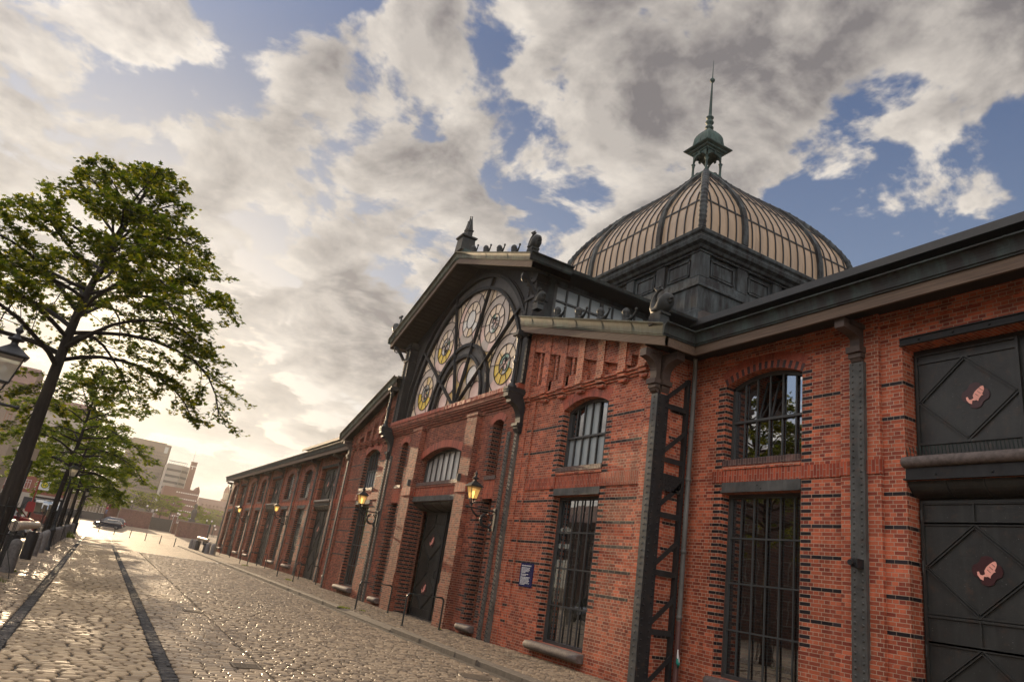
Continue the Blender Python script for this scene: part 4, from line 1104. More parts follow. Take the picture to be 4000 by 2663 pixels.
for k, y in enumerate((25.14, 23.83, 22.54, 21.26)):
    put_fish(GXs, y, 12.28+.47+(y-YN)*(GB-GE)/7.1+.02, 'small fish head ornament on the main gable edge, '+ordn[k]+' of four', 'fish ornaments on the main gable')
for k, y in enumerate((18.17, 16.91, 15.73, 14.5)):
    put_fish(VXs, y, 8.57+(y-12.79)*.283+.02, 'small fish head ornament on the lower side verge, '+ordn[k]+' of four', 'fish ornaments on the side verge')
def dolphin():
    m = MB()
    path = [(0,.18,.92),(0,.31,.80),(0,.38,.60),(0,.36,.36),(0,.24,.20),(0,.05,.17),(0,-.12,.28),(0,-.24,.44),(0,-.36,.53),(0,-.46,.50),(0,-.50,.46)]
    m.tube(path, [.04,.06,.085,.13,.18,.23,.26,.27,.22,.13,.06], 12)
    m.tube([(0,.18,.92),(.04,.05,1.0),(.02,-.03,.93)], [.05,.06,.02], 6); m.tube([(0,.2,.93),(-.04,.28,1.04),(0,.22,1.1)], [.05,.06,.02], 6); m.tube([(0,.18,.93),(0,.14,1.06),(0,.05,1.08)], [.04,.05,.02], 6)
    m.ball((.17,-.30,.55), .05, 0, 8, 4); m.ball((-.17,-.30,.55), .05, 0, 8, 4)
    m.tube([(0,-.40,.41),(0,-.50,.38),(0,-.52,.43)], [.09,.05,.02], 8); m.tube([(.15,0,.2),(.26,.04,.12),(.3,.1,.1)], [.07,.05,.01], 6); m.tube([(-.15,0,.2),(-.26,.04,.12),(-.3,.1,.1)], [.07,.05,.01], 6)
    for k in range(5): m.box(-.03, .03, .3-.1*k, .36-.1*k, .1+.02*k, .16+.03*k)
    m.box(-.2, .2, -.28, .26, 0, .08)
    return m
dp0 = None
def put_dolphin(x, y, z, label, sc=1.):
    global dp0
    r_ = empty('dolphin_statue', (x,y,z), label, 'statue', 'dolphin statues on the eaves')
    if dp0 is None: dp0 = dolphin().build('body', M['bronze']); o = dp0; plinth = MB(); plinth.prism([(-.26,-.32),(.30,-.32),(.30,.0),(-.22,.0)], 'x', -.2, .2); put_dolphin.pl = plinth.build('plinth', M['sheet']); p = put_dolphin.pl
    else:
        o = dp0.copy(); COL.objects.link(o); p = put_dolphin.pl.copy(); COL.objects.link(p)
    o.parent = r_; p.parent = r_; r_.scale = (sc,sc,sc); return r_
put_dolphin(10.86, 13.15, 8.88, 'dark curled dolphin statue on a plinth at the low corner of the side roof', .80)
put_dolphin(10.52, 19.95, 13.05, 'dark curled dolphin statue silhouetted at the eave end of the main gable', .74)
put_dolphin(10.95, 19.75, 11.05, 'dark scrolled dolphin statue tucked below the main gable eave beside the clerestory', .62)
d4 = put_dolphin(10.52, 33.5, 13.05, 'dark small dolphin statue at the far eave end of the main gable', .9); d4.rotation_euler = (0,0,math.pi)
# three-spired castle turret on the ridge
tr = empty('castle_turret', (10.62, 26.6, 15.22), 'dark three spired castle turret ornament on the tip of the main gable', 'roof ornament')
m = MB(); m.prism([(-.55,-.25),(.55,-.25),(.45,.12),(-.45,.12)], 'x', -.22, .22); o = m.build('base', M['patina'], tr, True)
m = MB(); m.sq([(.34,.1),(.30,.72),(.37,.78),(.37,.84),(.28,.86)], (0,0,0))
for k in range(6): m.sq([(.335-.006*k,.16+k*.09),(.335-.006*k,.17+k*.09)], (0,0,0))
for sy, h in ((-.2,1.08),(.2,1.0),(0,1.18)):
    m.sq([(.11,.8),(.11,h),(.14,h+.02),(.14,h+.07),(.10,h+.09),(.012,h+.74)], (0,sy,0)); m.ball((0,sy,h+.76), .03)
m.build('tower', M['bronze'], tr, True)

# wall lanterns
def wall_lantern():
    """origin on the wall bracket; arm reaches along -x"""
    r_ = bpy.data.objects.new('wall_lantern', None); COL.objects.link(r_)
    b = MB()
    b.box(-.04, .02, -.06, .06, -.62, .12); b.box(-.07, .0, -.075, .075, -.06, .10)
    b.tube([(0,0,0),(-1.02,0,0)], .026, 8); b.ball((-1.06,0,0), .055, 0, 8, 5)
    for k in range(4): b.ball((-1.06+.07*math.cos(k*1.57),.07*math.sin(k*1.57),0), .03, 0, 6, 4)
    b.tube([(-.92,0,-.02),(-.82,0,-.14),(-.68,0,-.24),(-.5,0,-.24),(-.38,0,-.17)], [.03,.034,.036,.034,.03], 7)
    b.tube([(-.52+.0*k,0,-.22) if False else (-.32+.22*math.cos(a),0,-.32+.22*math.sin(a)) for a in [R(100+k*17) for k in range(21)]], .024, 7)
    b.tube([(-.50,0,-.25),(-.47,0,-.42),(-.36,0,-.50),(-.2,0,-.52),(-.1,0,-.58)], [.034,.036,.034,.036,.04], 7); b.ball((-.12,0,-.60), .06, 0, 8, 5)
    b.build('bracket', M['iron'], r_, True)
    lantern_head(r_, (-.93,0,.09), sc=.88)
    return r_
def lantern_head(r_, c, glassm='lamp_glass', lit=True, sc=1.):
    x, y, z = c; q = .0
    b = MB()
    b.lathe([(.035*sc,-.06*sc),(.05*sc,0),(.03*sc,.03*sc),(.05*sc,.06*sc)], (x,y,z), 8)
    for k in range(4):
        a = math.pi/4+k*math.pi/2; b.tube([(x+.04*sc*math.cos(a),y+.04*sc*math.sin(a),z+.03*sc),(x+.10*sc*math.cos(a),y+.10*sc*math.sin(a),z+.10*sc),(x+.12*sc*math.cos(a),y+.12*sc*math.sin(a),z+.2*sc)], .014*sc, 6)
    b.sq([(.115*sc,.19*sc),(.13*sc,.2*sc),(.13*sc,.22*sc)], (x,y,z))
    for sx in (-1,1):
        for sy in (-1,1): b.obox((x+sx*.115*sc,y+sy*.115*sc,z+.21*sc),(x+sx*.205*sc,y+sy*.205*sc,z+.66*sc),.018*sc,.018*sc)
    for s0 in (-1,1):
        b.obox((x-.205*sc,y+s0*.205*sc,z+.655*sc),(x+.205*sc,y+s0*.205*sc,z+.655*sc),.02*sc,.02*sc); b.obox((x+s0*.205*sc,y-.205*sc,z+.655*sc),(x+s0*.205*sc,y+.205*sc,z+.655*sc),.02*sc,.02*sc)
    b.build('lamp_frame', M['iron'], r_, True)
    b = MB(); b.sq([(.22*sc,.66*sc),(.265*sc,.665*sc),(.265*sc,.685*sc),(.20*sc,.74*sc),(.09*sc,.84*sc),(.07*sc,.86*sc)], (x,y,z))
    b.lathe([(.07*sc,.85*sc),(.055*sc,.9*sc),(.06*sc,.94*sc),(.125*sc,.955*sc),(.13*sc,.98*sc),(.07*sc,1.0*sc),(.045*sc,1.04*sc),(.03*sc,1.08*sc),(.06*sc,1.12*sc),(.065*sc,1.15*sc),(.03*sc,1.19*sc),(.02*sc,1.22*sc),(.005*sc,1.27*sc)], (x,y,z), 12)
    b.build('lamp_roof', M['iron'], r_, True)
    g = MB()
    for k in range(4):
        a, b2 = [((-1,-1),(1,-1),(1,1),(-1,1))[(k+j) % 4] for j in (0,1)]
        g.face([(x+a[0]*.11*sc,y+a[1]*.11*sc,z+.22*sc),(x+b2[0]*.11*sc,y+b2[1]*.11*sc,z+.22*sc),(x+b2[0]*.2*sc,y+b2[1]*.2*sc,z+.65*sc),(x+a[0]*.2*sc,y+a[1]*.2*sc,z+.65*sc)])
    g.build('lamp_shade', M[glassm], r_, True)
    g = MB(); g.lathe([(.02*sc,.22*sc),(.025*sc,.34*sc),(.05*sc,.36*sc),(.055*sc,.46*sc),(.03*sc,.5*sc)], (x,y,z), 8); g.build('mantle', M['mantle'] if lit else M['white'], r_, True)
lan = wall_lantern()
spots = [(11.2, 21.05, 4.02, 'lit black wall lantern right of the big central door, nearest to the camera'),
         (11.2, 32.66, 4.02, 'lit black wall lantern left of the big central door'),
         (12.36, 56.99, 4.02, 'lit black wall lantern midway along the far wing between two windows'),
         (12.36, 73.96, 4.02, 'small lit black wall lantern towards the far end of the building')]
for k, (x, y, z, lb) in enumerate(spots):
    o = lan if k == 0 else copy_tree(lan)
    o.location = (x, y, z); tag(o, lb, 'lantern', 'wall lanterns along the hall')
# enamel plaque with writing
def text_part(name, body, size, loc, rot, mat, parent, extrude=.002, align='LEFT', sx=1., spacing=1.):
    cu = bpy.data.curves.new(name, 'FONT'); cu.body = body; cu.size = size; cu.extrude = extrude; cu.align_x = align; cu.space_line = spacing
    o = bpy.data.objects.new(name, cu); COL.objects.link(o); dg = bpy.context.evaluated_depsgraph_get()
    me = bpy.data.meshes.new_from_object(o.evaluated_get(dg)); bpy.data.objects.remove(o)
    me.name = name; me.materials.clear(); me.materials.append(mat)
    ob = bpy.data.objects.new(name, me); COL.objects.link(ob); ob.location = loc; ob.rotation_euler = rot; ob.scale = (sx,1,1)
    ob.parent = parent
    return ob
plq = empty('wall_plaque', (XF-.002, 18.92, 1.86), 'dark blue enamel plaque with small white writing on the brick', 'plaque')
m = MB(); m.box(-.03, .0, -.36, .36, 0, .68); m.box(-.034, -.03, -.345, .345, .015, .665); m.build('board', M['navy'], plq, True)
rot = (R(90), 0, R(-90))
text_part('heading', 'FISCHAUKTIONSHALLE', .052, (-.036, .29, .585), rot, M['white'], plq)
tl = MB(); zz = .535
for nl, wmax in ((5,.46),(2,.42),(7,.52)):                             # lines of writing, too small to read
    for q in range(nl):
        yy = .29; wl = wmax*(.55 if q == nl-1 or (nl == 5 and q == 4) else rnd.uniform(.86,1.))
        while .29-yy < wl:
            w_ = rnd.uniform(.03,.10); tl.box(-.0365, -.034, yy-w_, yy, zz, zz+.017); yy -= w_+.014
        zz -= .034
    zz -= .016
tl.build('text_lines', M['white'], plq, True)
# rope end tied at the downpipe
rp = empty('rope_tie', (12.30, 13.25, .8), 'white and teal rope end tied to the downpipe', 'rope')
m = MB(); m.tube([(.0,.0,.25),(-.03,-.02,.12),(-.02,-.03,0),(.02,-.03,-.1),(.03,-.02,.02),(.0,.0,.2)], .014, 6); m.build('cord', M['white'], rp, True)
m = MB(); m.tube([(-.03,-.03,.06),(-.05,-.05,-.03),(-.02,-.05,-.11),(.02,-.04,-.02)], [.02,.035,.035,.02], 8); m.build('teal_loop', M['tealcup'], rp, True)

# steel hoops on the pavement
def hoop(L):
    m = MB(); r0 = .12; pts = [(0,0,-.12),(0,0,.88)]
    pts += [(r0-r0*math.cos(R(a)), 0, .88+r0*math.sin(R(a))) for a in (15,30,45,60,75,90)]
    pts += [(L-r0+r0*math.sin(R(a)), 0, .88+r0*math.cos(R(a))) for a in (0,15,30,45,60,75,90)] + [(L,0,-.12)]
    m.tube(pts, .03, 10)
    m.lathe([(.06,0),(.06,.012),(.035,.02)], (0,0,.0), 10); m.lathe([(.06,0),(.06,.012),(.035,.02)], (L,0,.0), 10)
    return m
hp = None
for x, y, lb in ((9.3,22.7,'dark steel hoop rail in front of the big central door, nearest to the camera'),(9.3,27.6,'dark steel hoop rail left of the big central door'),
    (10.35,42.4,'dark steel hoop rail beside the first far door, nearer of the pair'),(10.35,46.6,'dark steel hoop rail at the far edge of the first far door'),
    (10.4,57.4,'dark steel hoop rail below the middle far wall lantern, nearer of its pair'),(10.4,60.7,'dark steel hoop rail beyond the middle far wall lantern, farther of its pair'),
    (10.2,73.2,'small dark steel hoop rail near the far end of the hall'),(10.2,79.5,'small dark steel hoop rail, last one at the far end of the hall')):
    if hp is None: hp = hoop(1.32).build('hoop_rail', M['rail']); o = hp
    else: o = hp.copy(); COL.objects.link(o)
    o.location = (x, y, .1); tag(o, lb, 'rail', 'steel hoop rails by the doors')
# ================================================================== GROUND, STREET, TREES, CARS
def ramp_z(y): return max(0., min(1., (y-130)*.025))
def sett_mat(name, c1, c2, rough=.42, spec=.6, wear=.5):
    t = NT(name); g = t.n('ShaderNodeNewGeometry'); p = g.outputs['Position']
    f = t.noise(38., 5, .7, p); big = t.noise(.45, 5, .6, p)
    c = t.ramp(g.outputs['Random Per Island'], [(0,c2),(.4,tuple((a+b)/2 for a,b in zip(c1,c2))),(.75,c1),(1,tuple(a*1.18 for a in c1))])
    c = t.mix(.5, c, t.ramp(f, [(.25,(.35,.33,.3)),(.75,(1,1,1))]), 'MULTIPLY')
    c = t.mix(t.math('MULTIPLY', t.ramp(big, [(.4,(0,0,0)),(.7,(1,1,1))]), wear*.5), c, tuple(a*.5 for a in c1))
    b = t.bsdf(Base_Color=c, Roughness=t.math('ADD', t.math('MULTIPLY_ADD', f, .3, rough-.32), t.math('MULTIPLY', t.n('ShaderNodeTexWhiteNoise', {'W': g.outputs['Random Per Island']}, noise_dimensions='1D').outputs[0], .34)), Specular_IOR_Level=spec, Normal=t.bump(f, .16, .008)); return t.mat
M['sett'] = sett_mat('worn_setts', (.43,.325,.205), (.28,.21,.135), .62, .35, .3)
M['sett2'] = sett_mat('road_setts', (.36,.27,.175), (.17,.127,.085), .55, .45, .35)
M['sett_dark'] = sett_mat('dark_setts', (.050,.046,.044), (.030,.028,.027), .6, .4)
def ground_mat():
    t = NT('far_paving'); p = t.pos()
    b = t.n('ShaderNodeTexBrick', {'Vector': p, 'Color1': (1,1,1,1), 'Color2': (0,0,0,1), 'Mortar': (.5,.5,.5,1), 'Scale': 1., 'Mortar Size': .014, 'Mortar Smooth': .5, 'Bias': 0., 'Brick Width': .27, 'Row Height': .18}); b.offset = .5
    tint = t.n('ShaderNodeRGBToBW', {0: b.outputs[0]}).outputs[0]
    big = t.noise(.12, 6, .6, p); f = t.noise(12., 4, .7, p)
    c = t.ramp(tint, [(0,(.20,.155,.11)),(.5,(.29,.225,.16)),(1,(.34,.265,.19))])
    c = t.mix(.5, c, t.ramp(big, [(.3,(.55,.53,.5)),(.7,(1,1,1))]), 'MULTIPLY')
    c = t.mix(b.outputs['Fac'], c, (.045,.036,.028))
    h = t.math('ADD', t.math('MULTIPLY', b.outputs['Fac'], -1.), t.math('ADD', t.math('MULTIPLY', f, .7), t.math('MULTIPLY', tint, .8)))
    t.bsdf(Base_Color=c, Roughness=.68, Specular_IOR_Level=.2, Normal=t.bump(h, .45, .03)); return t.mat
M['far_paving'] = ground_mat()
M['soil'] = simple('dark_joint_soil', (.040,.031,.023), .85, 0., .4, 6., .4)
gm = MB(); ys = [-60, -20, 2.5, 58, 95, 130, 140, 150, 160, 170, 260, 700, 2600]
gx = [-2200, -400, -60, -4.6, 8.72, 60, 400, 2200]
near_soil = []
for a, b in zip(ys, ys[1:]):
    for p, q in zip(gx, gx[1:]):
        za, zb = ramp_z(a), ramp_z(b)
        dz = -.03 if (a >= 2.5 and b <= 58 and p >= -4.6 and q <= 8.72) else 0
        if p >= 8.72 and q <= 60 and a >= -20 and b <= 95: dz = .0
        gm.face([(p,a,za+dz),(q,a,za+dz),(q,b,zb+dz),(p,b,zb+dz)], 1 if dz < 0 else 0)
tag(gm.build('ground', [M['far_paving'], M['soil']]), 'sandy grey stone paving reaching away past the flood walls', None, None, 'structure')

# individually laid setts, as real stones
def setts(name, lanes, mat, label, z0=0.):
    """lanes: (x0, x1, y0, y1, length, row, gap, skew, jitter, round)"""
    V = []; F = []; base = 0
    rng = np.random.default_rng(5)
    ang = np.array([0.,.0,0.,0.,0,0,0,0])
    for (x0, x1, y0, y1, ln, row, gap, skew, jit, dome) in lanes:
        y = y0; k = 0
        while y < y1:
            x = x0 - ln*(.5 if k % 2 else 0) - rng.uniform(0, ln*.25)
            first = True
            while x < x1:
                w = ln*rng.uniform(.78, 1.18); a = max(x+gap/2, x0); b = min(x+w-gap/2, x1); x += w
                if b-a < .07: continue
                cx, cy = (a+b)/2, y+row/2; hw = (b-a)/2; hh = row/2-gap*.42
                rc = min(hh*.85, hw*.6)*dome
                o = [(-hw,-hh+rc),(-hw+rc*.35,-hh+rc*.12),(-hw+rc,-hh),(hw-rc,-hh),(hw-rc*.35,-hh+rc*.12),(hw,-hh+rc),(hw,hh-rc),(hw-rc*.35,hh-rc*.12),(hw-rc,hh),(-hw+rc,hh),(-hw+rc*.35,hh-rc*.12),(-hw,hh-rc)]
                tx, ty = rng.normal(0, jit, 2); dz = rng.normal(0, .0035)+z0
                rot = rng.normal(0, .018); sk = skew
                jx = rng.normal(0, .006, 12); jy = rng.normal(0, .004, 12)
                for lv, (sc, h) in enumerate(((.80, .0), (1., -.013), (1.05, -.05))):
                    for (px, py), ax, ay in zip(o, jx, jy):
                        if lv == 0: qx, qy = px-math.copysign(min(abs(px), .016), px), py-math.copysign(min(abs(py), .016), py)
                        else: qx, qy = px*(1 if lv == 1 else 1.03), py*(1 if lv == 1 else 1.03)
                        qx += ax; qy += ay
                        rx, ry = qx-rot*qy, qy+rot*qx
                        zz = h+dz + (tx*rx+ty*ry if lv < 2 else 0)
                        wave = .05*math.sin(cx*2.1+1.)+.04*math.sin(cx*.9) if skew else 0
                        V.append((cx+rx, cy+ry+(cx-x0)*sk+wave, zz))
                n = 12
                F.append(tuple(base+j for j in range(n)))
                for lv in range(2):
                    for j in range(n):
                        jn = (j+1) % n; F.append((base+lv*n+j, base+(lv+1)*n+j, base+(lv+1)*n+jn, base+lv*n+jn))
                base += 3*n
            y += row*rng.uniform(.94, 1.06); k += 1
    me = bpy.data.meshes.new(name); me.from_pydata(V, [], F); me.materials.append(mat); me.update()
    o = bpy.data.objects.new(name, me); COL.objects.link(o); return tag(o, label, None, None, 'structure')
setts('street_paving', [(-.68,1.37,2.6,57.9,.265,.15,.038,0,.004,.95)], M['sett'], 'worn pale setts between two dark paving strips')
setts('road', [(1.6,3.04,2.6,57.9,.26,.15,.026,.22,.006,.6),(3.08,8.30,2.6,57.9,.23,.13,.028,-.02,.036,1.0)], M['sett2'], 'rough glinting setts of the wide roadway')
setts('footpath', [(-4.6,-.9,2.6,57.9,.24,.14,.028,.05,.03,.9)], M['sett2'], 'cobbled path beneath the trees and stone posts')
def strip(name, x0, x1, y0, y1, lab):
    lanes = [(x0, x1, y0, y1, x1-x0+.02, .06, .012, 0, .05, .6)]
    return setts(name, lanes, M['sett_dark'], lab)
strip('paving_strip', -.885, -.685, 2.6, 57.9, 'dark stone strip in the paving by the trees'); strip('paving_strip', 1.375, 1.595, 2.6, 57.9, 'dark stone strip in the paving towards the road')
far = MB()
for x0, x1 in ((-.885,-.685),(1.375,1.595)):
    far.face([(x0,57.9,.004),(x1,57.9,.004),(x1,92,.004),(x0,92,.004)])
tag(far.build('paving_strip', M['sett_dark']), 'far end of the dark stone strips', None, None, 'structure')
# raised pavement before the hall, with kerb stones
setts('pavement', [(8.92,11.5,2.6,57.9,.19,.12,.028,.1,.06,1.0),(11.1,12.9,2.6,13.6,.19,.12,.028,.1,.06,1.0),(11.1,12.9,40,57.9,.19,.12,.028,.1,.06,1.0)], M['sett2'], 'cobbled pavement along the foot of the hall', .10)
pv = MB(); pv.box(8.9, 13.0, 2.6, 92, -.05, .072, 0); tag(pv.build('pavement', M['soil']), 'bed of the pavement beside the hall', None, None, 'structure')
pf = MB(); pf.face([(8.9,57.9,.09),(13,57.9,.09),(13,92,.09),(8.9,92,.09)]); tag(pf.build('pavement', M['far_paving']), 'far pavement along the hall', None, None, 'structure')
kb = MB(); y = 2.6
while y < 92:
    L_ = rnd.uniform(.8,1.3)
    if not (22.0 < y+L_/2 < 27.2): 
        d = rnd.uniform(-.012,.012); kb.prism([(8.60+d,-.05),(8.615+d,.085),(8.64+d,.105),(8.9+d,.11),(8.9+d,-.05)], 'y', y+.006, y+L_-.006)
    else: kb.prism([(8.56,-.05),(8.57,.02),(8.9,.085),(8.9,-.05)], 'y', y+.006, y+L_-.006)
    y += L_
tag(kb.build('kerb', M['kerb']), 'granite kerb stones along the pavement', None, None, 'structure')
# manhole and drain gratings
M['rusty'] = simple('worn_iron_cover', (.12,.095,.07), .6, 0., .3, 8., .2, .3)
mh = empty('manhole_cover', (7.6, 14.1, .012), 'round ribbed iron manhole cover in the road by the kerb', 'manhole cover')
m = MB(); m.lathe([(.36,-.03),(.36,.004),(.31,.004),(.305,-.002),(.0,-.002)], (0,0,0), 28)
for k in range(-5,6):
    h_ = math.sqrt(max(0,.29**2-(k*.052)**2)); m.box(k*.052-.014, k*.052+.014, -h_, h_, -.002, .007)
m.build('lid', M['rusty'], mh, True)
for x, y, lb in ((2.78,13.2,'square iron drain grating at the road edge, nearer to the camera'),(2.78,21.2,'square iron drain grating at the road edge, farther from the camera')):
    dg_ = empty('drain_grating', (x,y,.008), lb, 'drain', 'drain gratings'); m = MB()
    for k in range(7): m.box(-.2, .2, -.2+k*.064, -.2+k*.064+.03, -.03, .008)
    m.box(-.23,-.2,-.24,.25,-.03,.012); m.box(.2,.23,-.24,.25,-.03,.012); m.build('grate', M['rusty'], dg_, True)

# ---------------------------------------------------------------- trees
def bark():
    t = NT('bark'); p = t.pos(); v = t.n('ShaderNodeMapping', {'Vector': p, 'Scale': (14,14,2.5)}).outputs[0]
    n = t.noise(1.2, 6, .7, v); c = t.ramp(n, [(.3,(.010,.008,.006)),(.6,(.028,.021,.016)),(.8,(.045,.036,.027))])
    t.bsdf(Base_Color=c, Roughness=.85, Normal=t.bump(n, .8, .03)); return t.mat
M['bark'] = bark()
def leaf_mat(name, stops, tr=.5):
    t = NT(name); g = t.n('ShaderNodeNewGeometry'); c = t.ramp(g.outputs['Random Per Island'], stops)
    d = t.n('ShaderNodeBsdfPrincipled', {'Base Color': c, 'Roughness': .5, 'Specular IOR Level': .35}).outputs[0]
    c2 = t.mix(1., c, (1.5,1.45,.55), 'MULTIPLY')
    l = t.n('ShaderNodeBsdfTranslucent', {'Color': c2}).outputs[0]
    t.surf(t.n('ShaderNodeMixShader', {0: tr, 1: d, 2: l}).outputs[0]); return t.mat
M['leaf'] = leaf_mat('oak_leaves', [(0,(.025,.042,.007)),(.4,(.065,.095,.010)),(.75,(.13,.15,.014)),(1,(.25,.23,.025))], .58)
M['leaf2'] = leaf_mat('plane_leaves', [(0,(.05,.085,.010)),(.5,(.11,.155,.014)),(1,(.21,.23,.025))], .58)
def tree_meshes(seed, H, base, Rmax, nlimb, r0, leafsize, per, lobes=True, lean=(0,0), wig=.25, tip=(0,0), up0=.35, droop=.10, taper=.62):
    rg = random.Random(seed); T = MB()
    path = []
    for k in range(13):
        s = k/12; path.append(Vector((lean[0]*s+tip[0]*max(0,s-.55)**1.3*2.6+wig*math.sin(s*7+seed)*s*.5, lean[1]*s+tip[1]*s+wig*math.cos(s*5+seed)*s*.4, H*s)))
    rads = [r0*(1.25 if k == 0 else 1.0)*(1-.9*(k/12)**.9)+.012 for k in range(13)]
    T.tube(path, rads, 10)
    def at(z):
        s = min(.999, max(0, z/H))*12; k = int(s); return path[k].lerp(path[k+1], s-k), rads[k]
    LV = []; LF = []
    def leaf(p, nrm, d, sz):
        s = d.cross(nrm)
        if s.length < 1e-3: return
        s.normalize(); d = s.cross(nrm).normalized()*-1
        i = len(LV)
        if lobes: sh = ((0,-.12),(.16,.05),(.5,.1),(.2,.3),(.42,.62),(.14,.62),(0,1.0),(-.14,.62),(-.42,.62),(-.2,.3),(-.5,.1),(-.16,.05))
        else: sh = ((0,0),(.36,.3),(.28,.75),(0,1.),(-.28,.75),(-.36,.3))
        for a, b in sh: LV.append(tuple(p+s*(a*sz)+d*(b*sz)-nrm*(abs(a)*sz*.25)))
        LF.append(tuple(range(i, i+len(sh))))
    def tuft(p, d, n, spread):
        for _ in range(n):
            q = p+Vector((rg.gauss(0,spread),rg.gauss(0,spread),rg.gauss(0,spread*.5)))
            nr = Vector((rg.gauss(0,.55),rg.gauss(0,.55),1)).normalized(); dd = (d+Vector((rg.gauss(0,.9),rg.gauss(0,.9),rg.gauss(-.2,.5)))).normalized()
            leaf(q, nr, dd, leafsize*rg.uniform(.7,1.25))
    ga = rg.uniform(0,6)
    for k in range(nlimb):
        s = (k+.5)/nlimb; z = base+(H-base)*(s**.92)*.97
        p, rr = at(z); az = ga+k*2.39996+rg.gauss(0,.25)
        prof = (1-s)**taper if s > .12 else .80+.20*(s/.12)
        L = Rmax*prof*rg.uniform(.8,1.12)+.45
        up = up0*(.75+.9*s)+rg.gauss(0,.16); dr_ = droop*(1.25-.5*s)
        pts = [p]; d = Vector((math.cos(az), math.sin(az), up)).normalized(); n = 8
        for j in range(n):
            d = (d+Vector((rg.gauss(0,.13),rg.gauss(0,.13),-dr_*(.3+j*.16)+rg.gauss(0,.06)))).normalized(); pts.append(pts[-1]+d*(L/n))
        lr0 = min(rr*.5, .022+.010*L); T.tube(pts, [lr0*(1-.85*j/n)+.006 for j in range(n+1)], 6)
        ntw = int(5+L*2.2)
        for w in range(ntw):
            u = .26+.74*(w+rg.random()*.7)/ntw; f = min(u, .999)*n; j = int(f); q = pts[j].lerp(pts[j+1], f-j)
            dd = (pts[j+1]-pts[j]).normalized(); side = dd.cross(Vector((0,0,1))).normalized()*(1 if w % 2 else -1)
            tl = L*(.42*(1-u)+.16)*rg.uniform(.7,1.2)
            td = (dd*.75+side*rg.uniform(.6,1.)+Vector((0,0,rg.uniform(-.25,.28)))).normalized()
            tp = [q]
            for _ in range(4):
                td = (td+Vector((rg.gauss(0,.18),rg.gauss(0,.18),rg.gauss(-.05,.10)))).normalized(); tp.append(tp[-1]+td*(tl/4))
            T.tube(tp, [.014,.012,.010,.008,.005], 4, cap=False)
            m_ = max(3, int(tl/.17))
            for e in range(m_):
                v = .2+.8*(e+.5)/m_; f2 = min(v,.999)*4; j2 = int(f2); c = tp[j2].lerp(tp[j2+1], f2-j2)
                if rg.random() < .5+.5*v: tuft(c, td, max(2, int(per*(.45+.75*v)*rg.uniform(.5,1.3))), .07+.06*rg.random())
        tuft(pts[-1], d, per*2, .12)
    tuft(path[-1], Vector((0,0,1)), per*3, .16)
    me = bpy.data.meshes.new('crown'); me.from_pydata(LV, [], LF); me.update()
    return T, me
def tree(name, x, y, z, lab, group, T, crown, lm, rz=0, sc=1.):
    r_ = empty(name, (x,y,z), lab, 'tree', group, rz); r_.scale = (sc,sc,sc)
    T.build('trunk', M['bark'], r_, True); crown.materials.append(lm); c = bpy.data.objects.new('crown', crown); COL.objects.link(c); c.parent = r_
    return r_
TSEED = 19; TROT = 4.2
TG = 'street trees along the posts'
T1, C1 = tree_meshes(TSEED, 13.8, 5.7, 6.2, 48, .24, .145, 12, True, (-.3,-.2), .22, (-1.6,0), .48, .15, .92)
t1 = tree('oak_tree', -2.35, 24.6, 0, 'tall oak nearest to the camera, with layered spreading branches', TG, T1, C1, M['leaf'], TROT)
T2, C2 = tree_meshes(23, 10.0, 3.9, 4.5, 28, .17, .18, 8, True, (.2,.1), .2, (0,0), .42, .14)
T3, C3 = tree_meshes(37, 9.4, 3.4, 4.0, 26, .16, .2, 8, True, (.15,0), .25, (0,0), .4, .10)
t2 = tree('oak_tree', -2.25, 45.8, 0, 'second oak of the row, thinner trunk in an iron guard', TG, T2, C2, M['leaf2'], .6)
t3 = tree('oak_tree', -2.15, 57.5, 0, 'third oak of the row, beside the far gas lamp', TG, T3, C3, M['leaf2'], 2.2)
for k, (x, y, src, rz, sc, lb) in enumerate(((-2.1,69,t2,3.4,.95,'fourth oak of the row, with a weedy foot'),(-2.0,82,t3,1.1,.98,'fifth oak of the row, close to the parked cars at the end'),(-2.2,97,t2,5.0,.92,'last oak of the row at the far end of the posts'))):
    o = copy_tree(src); o.location = (x,y,0); o.rotation_euler = (0,0,rz); o.scale = (sc,)*3; tag(o, lb, 'tree', TG)
# iron tree guards
def guard():
    r_ = bpy.data.objects.new('tree_guard', None); COL.objects.link(r_); m = MB(); n = 12
    for k in range(n):
        a = 2*math.pi*k/n; c, s = math.cos(a), math.sin(a)
        pts = [(.36*c,.36*s,.12),(.36*c,.36*s,1.9),(.41*c,.41*s,2.02)] if k % 3 else [(.62*c,.62*s,-.03),(.56*c,.56*s,.25),(.40*c,.40*s,.62),(.36*c,.36*s,.75),(.36*c,.36*s,2.0),(.43*c,.43*s,2.12)]
        m.tube(pts, .011, 5)
    m.build('bars', M['rail'], r_, True)
    m = MB()
    for z in (.3,1.15,1.88): m.tube([(.37*math.cos(2*math.pi*k/24),.37*math.sin(2*math.pi*k/24),z) for k in range(25)], .013, 5, cap=False)
    m.build('ring', M['rail'], r_, True); return r_
g0 = guard()
for k, (x, y, lb) in enumerate(((-2.3,24.6,'black iron guard round the trunk of the nearest oak'),(-2.25,45.8,'black iron guard round the second oak'),(-2.15,57.5,'black iron guard round the third oak'),(-2.1,69,'black iron guard round the fourth oak'),(-2.2,97,'black iron guard round the last oak of the row'))):
    o = g0 if k == 0 else copy_tree(g0); o.location = (x,y,0); tag(o, lb, 'tree guard', 'iron tree guards')
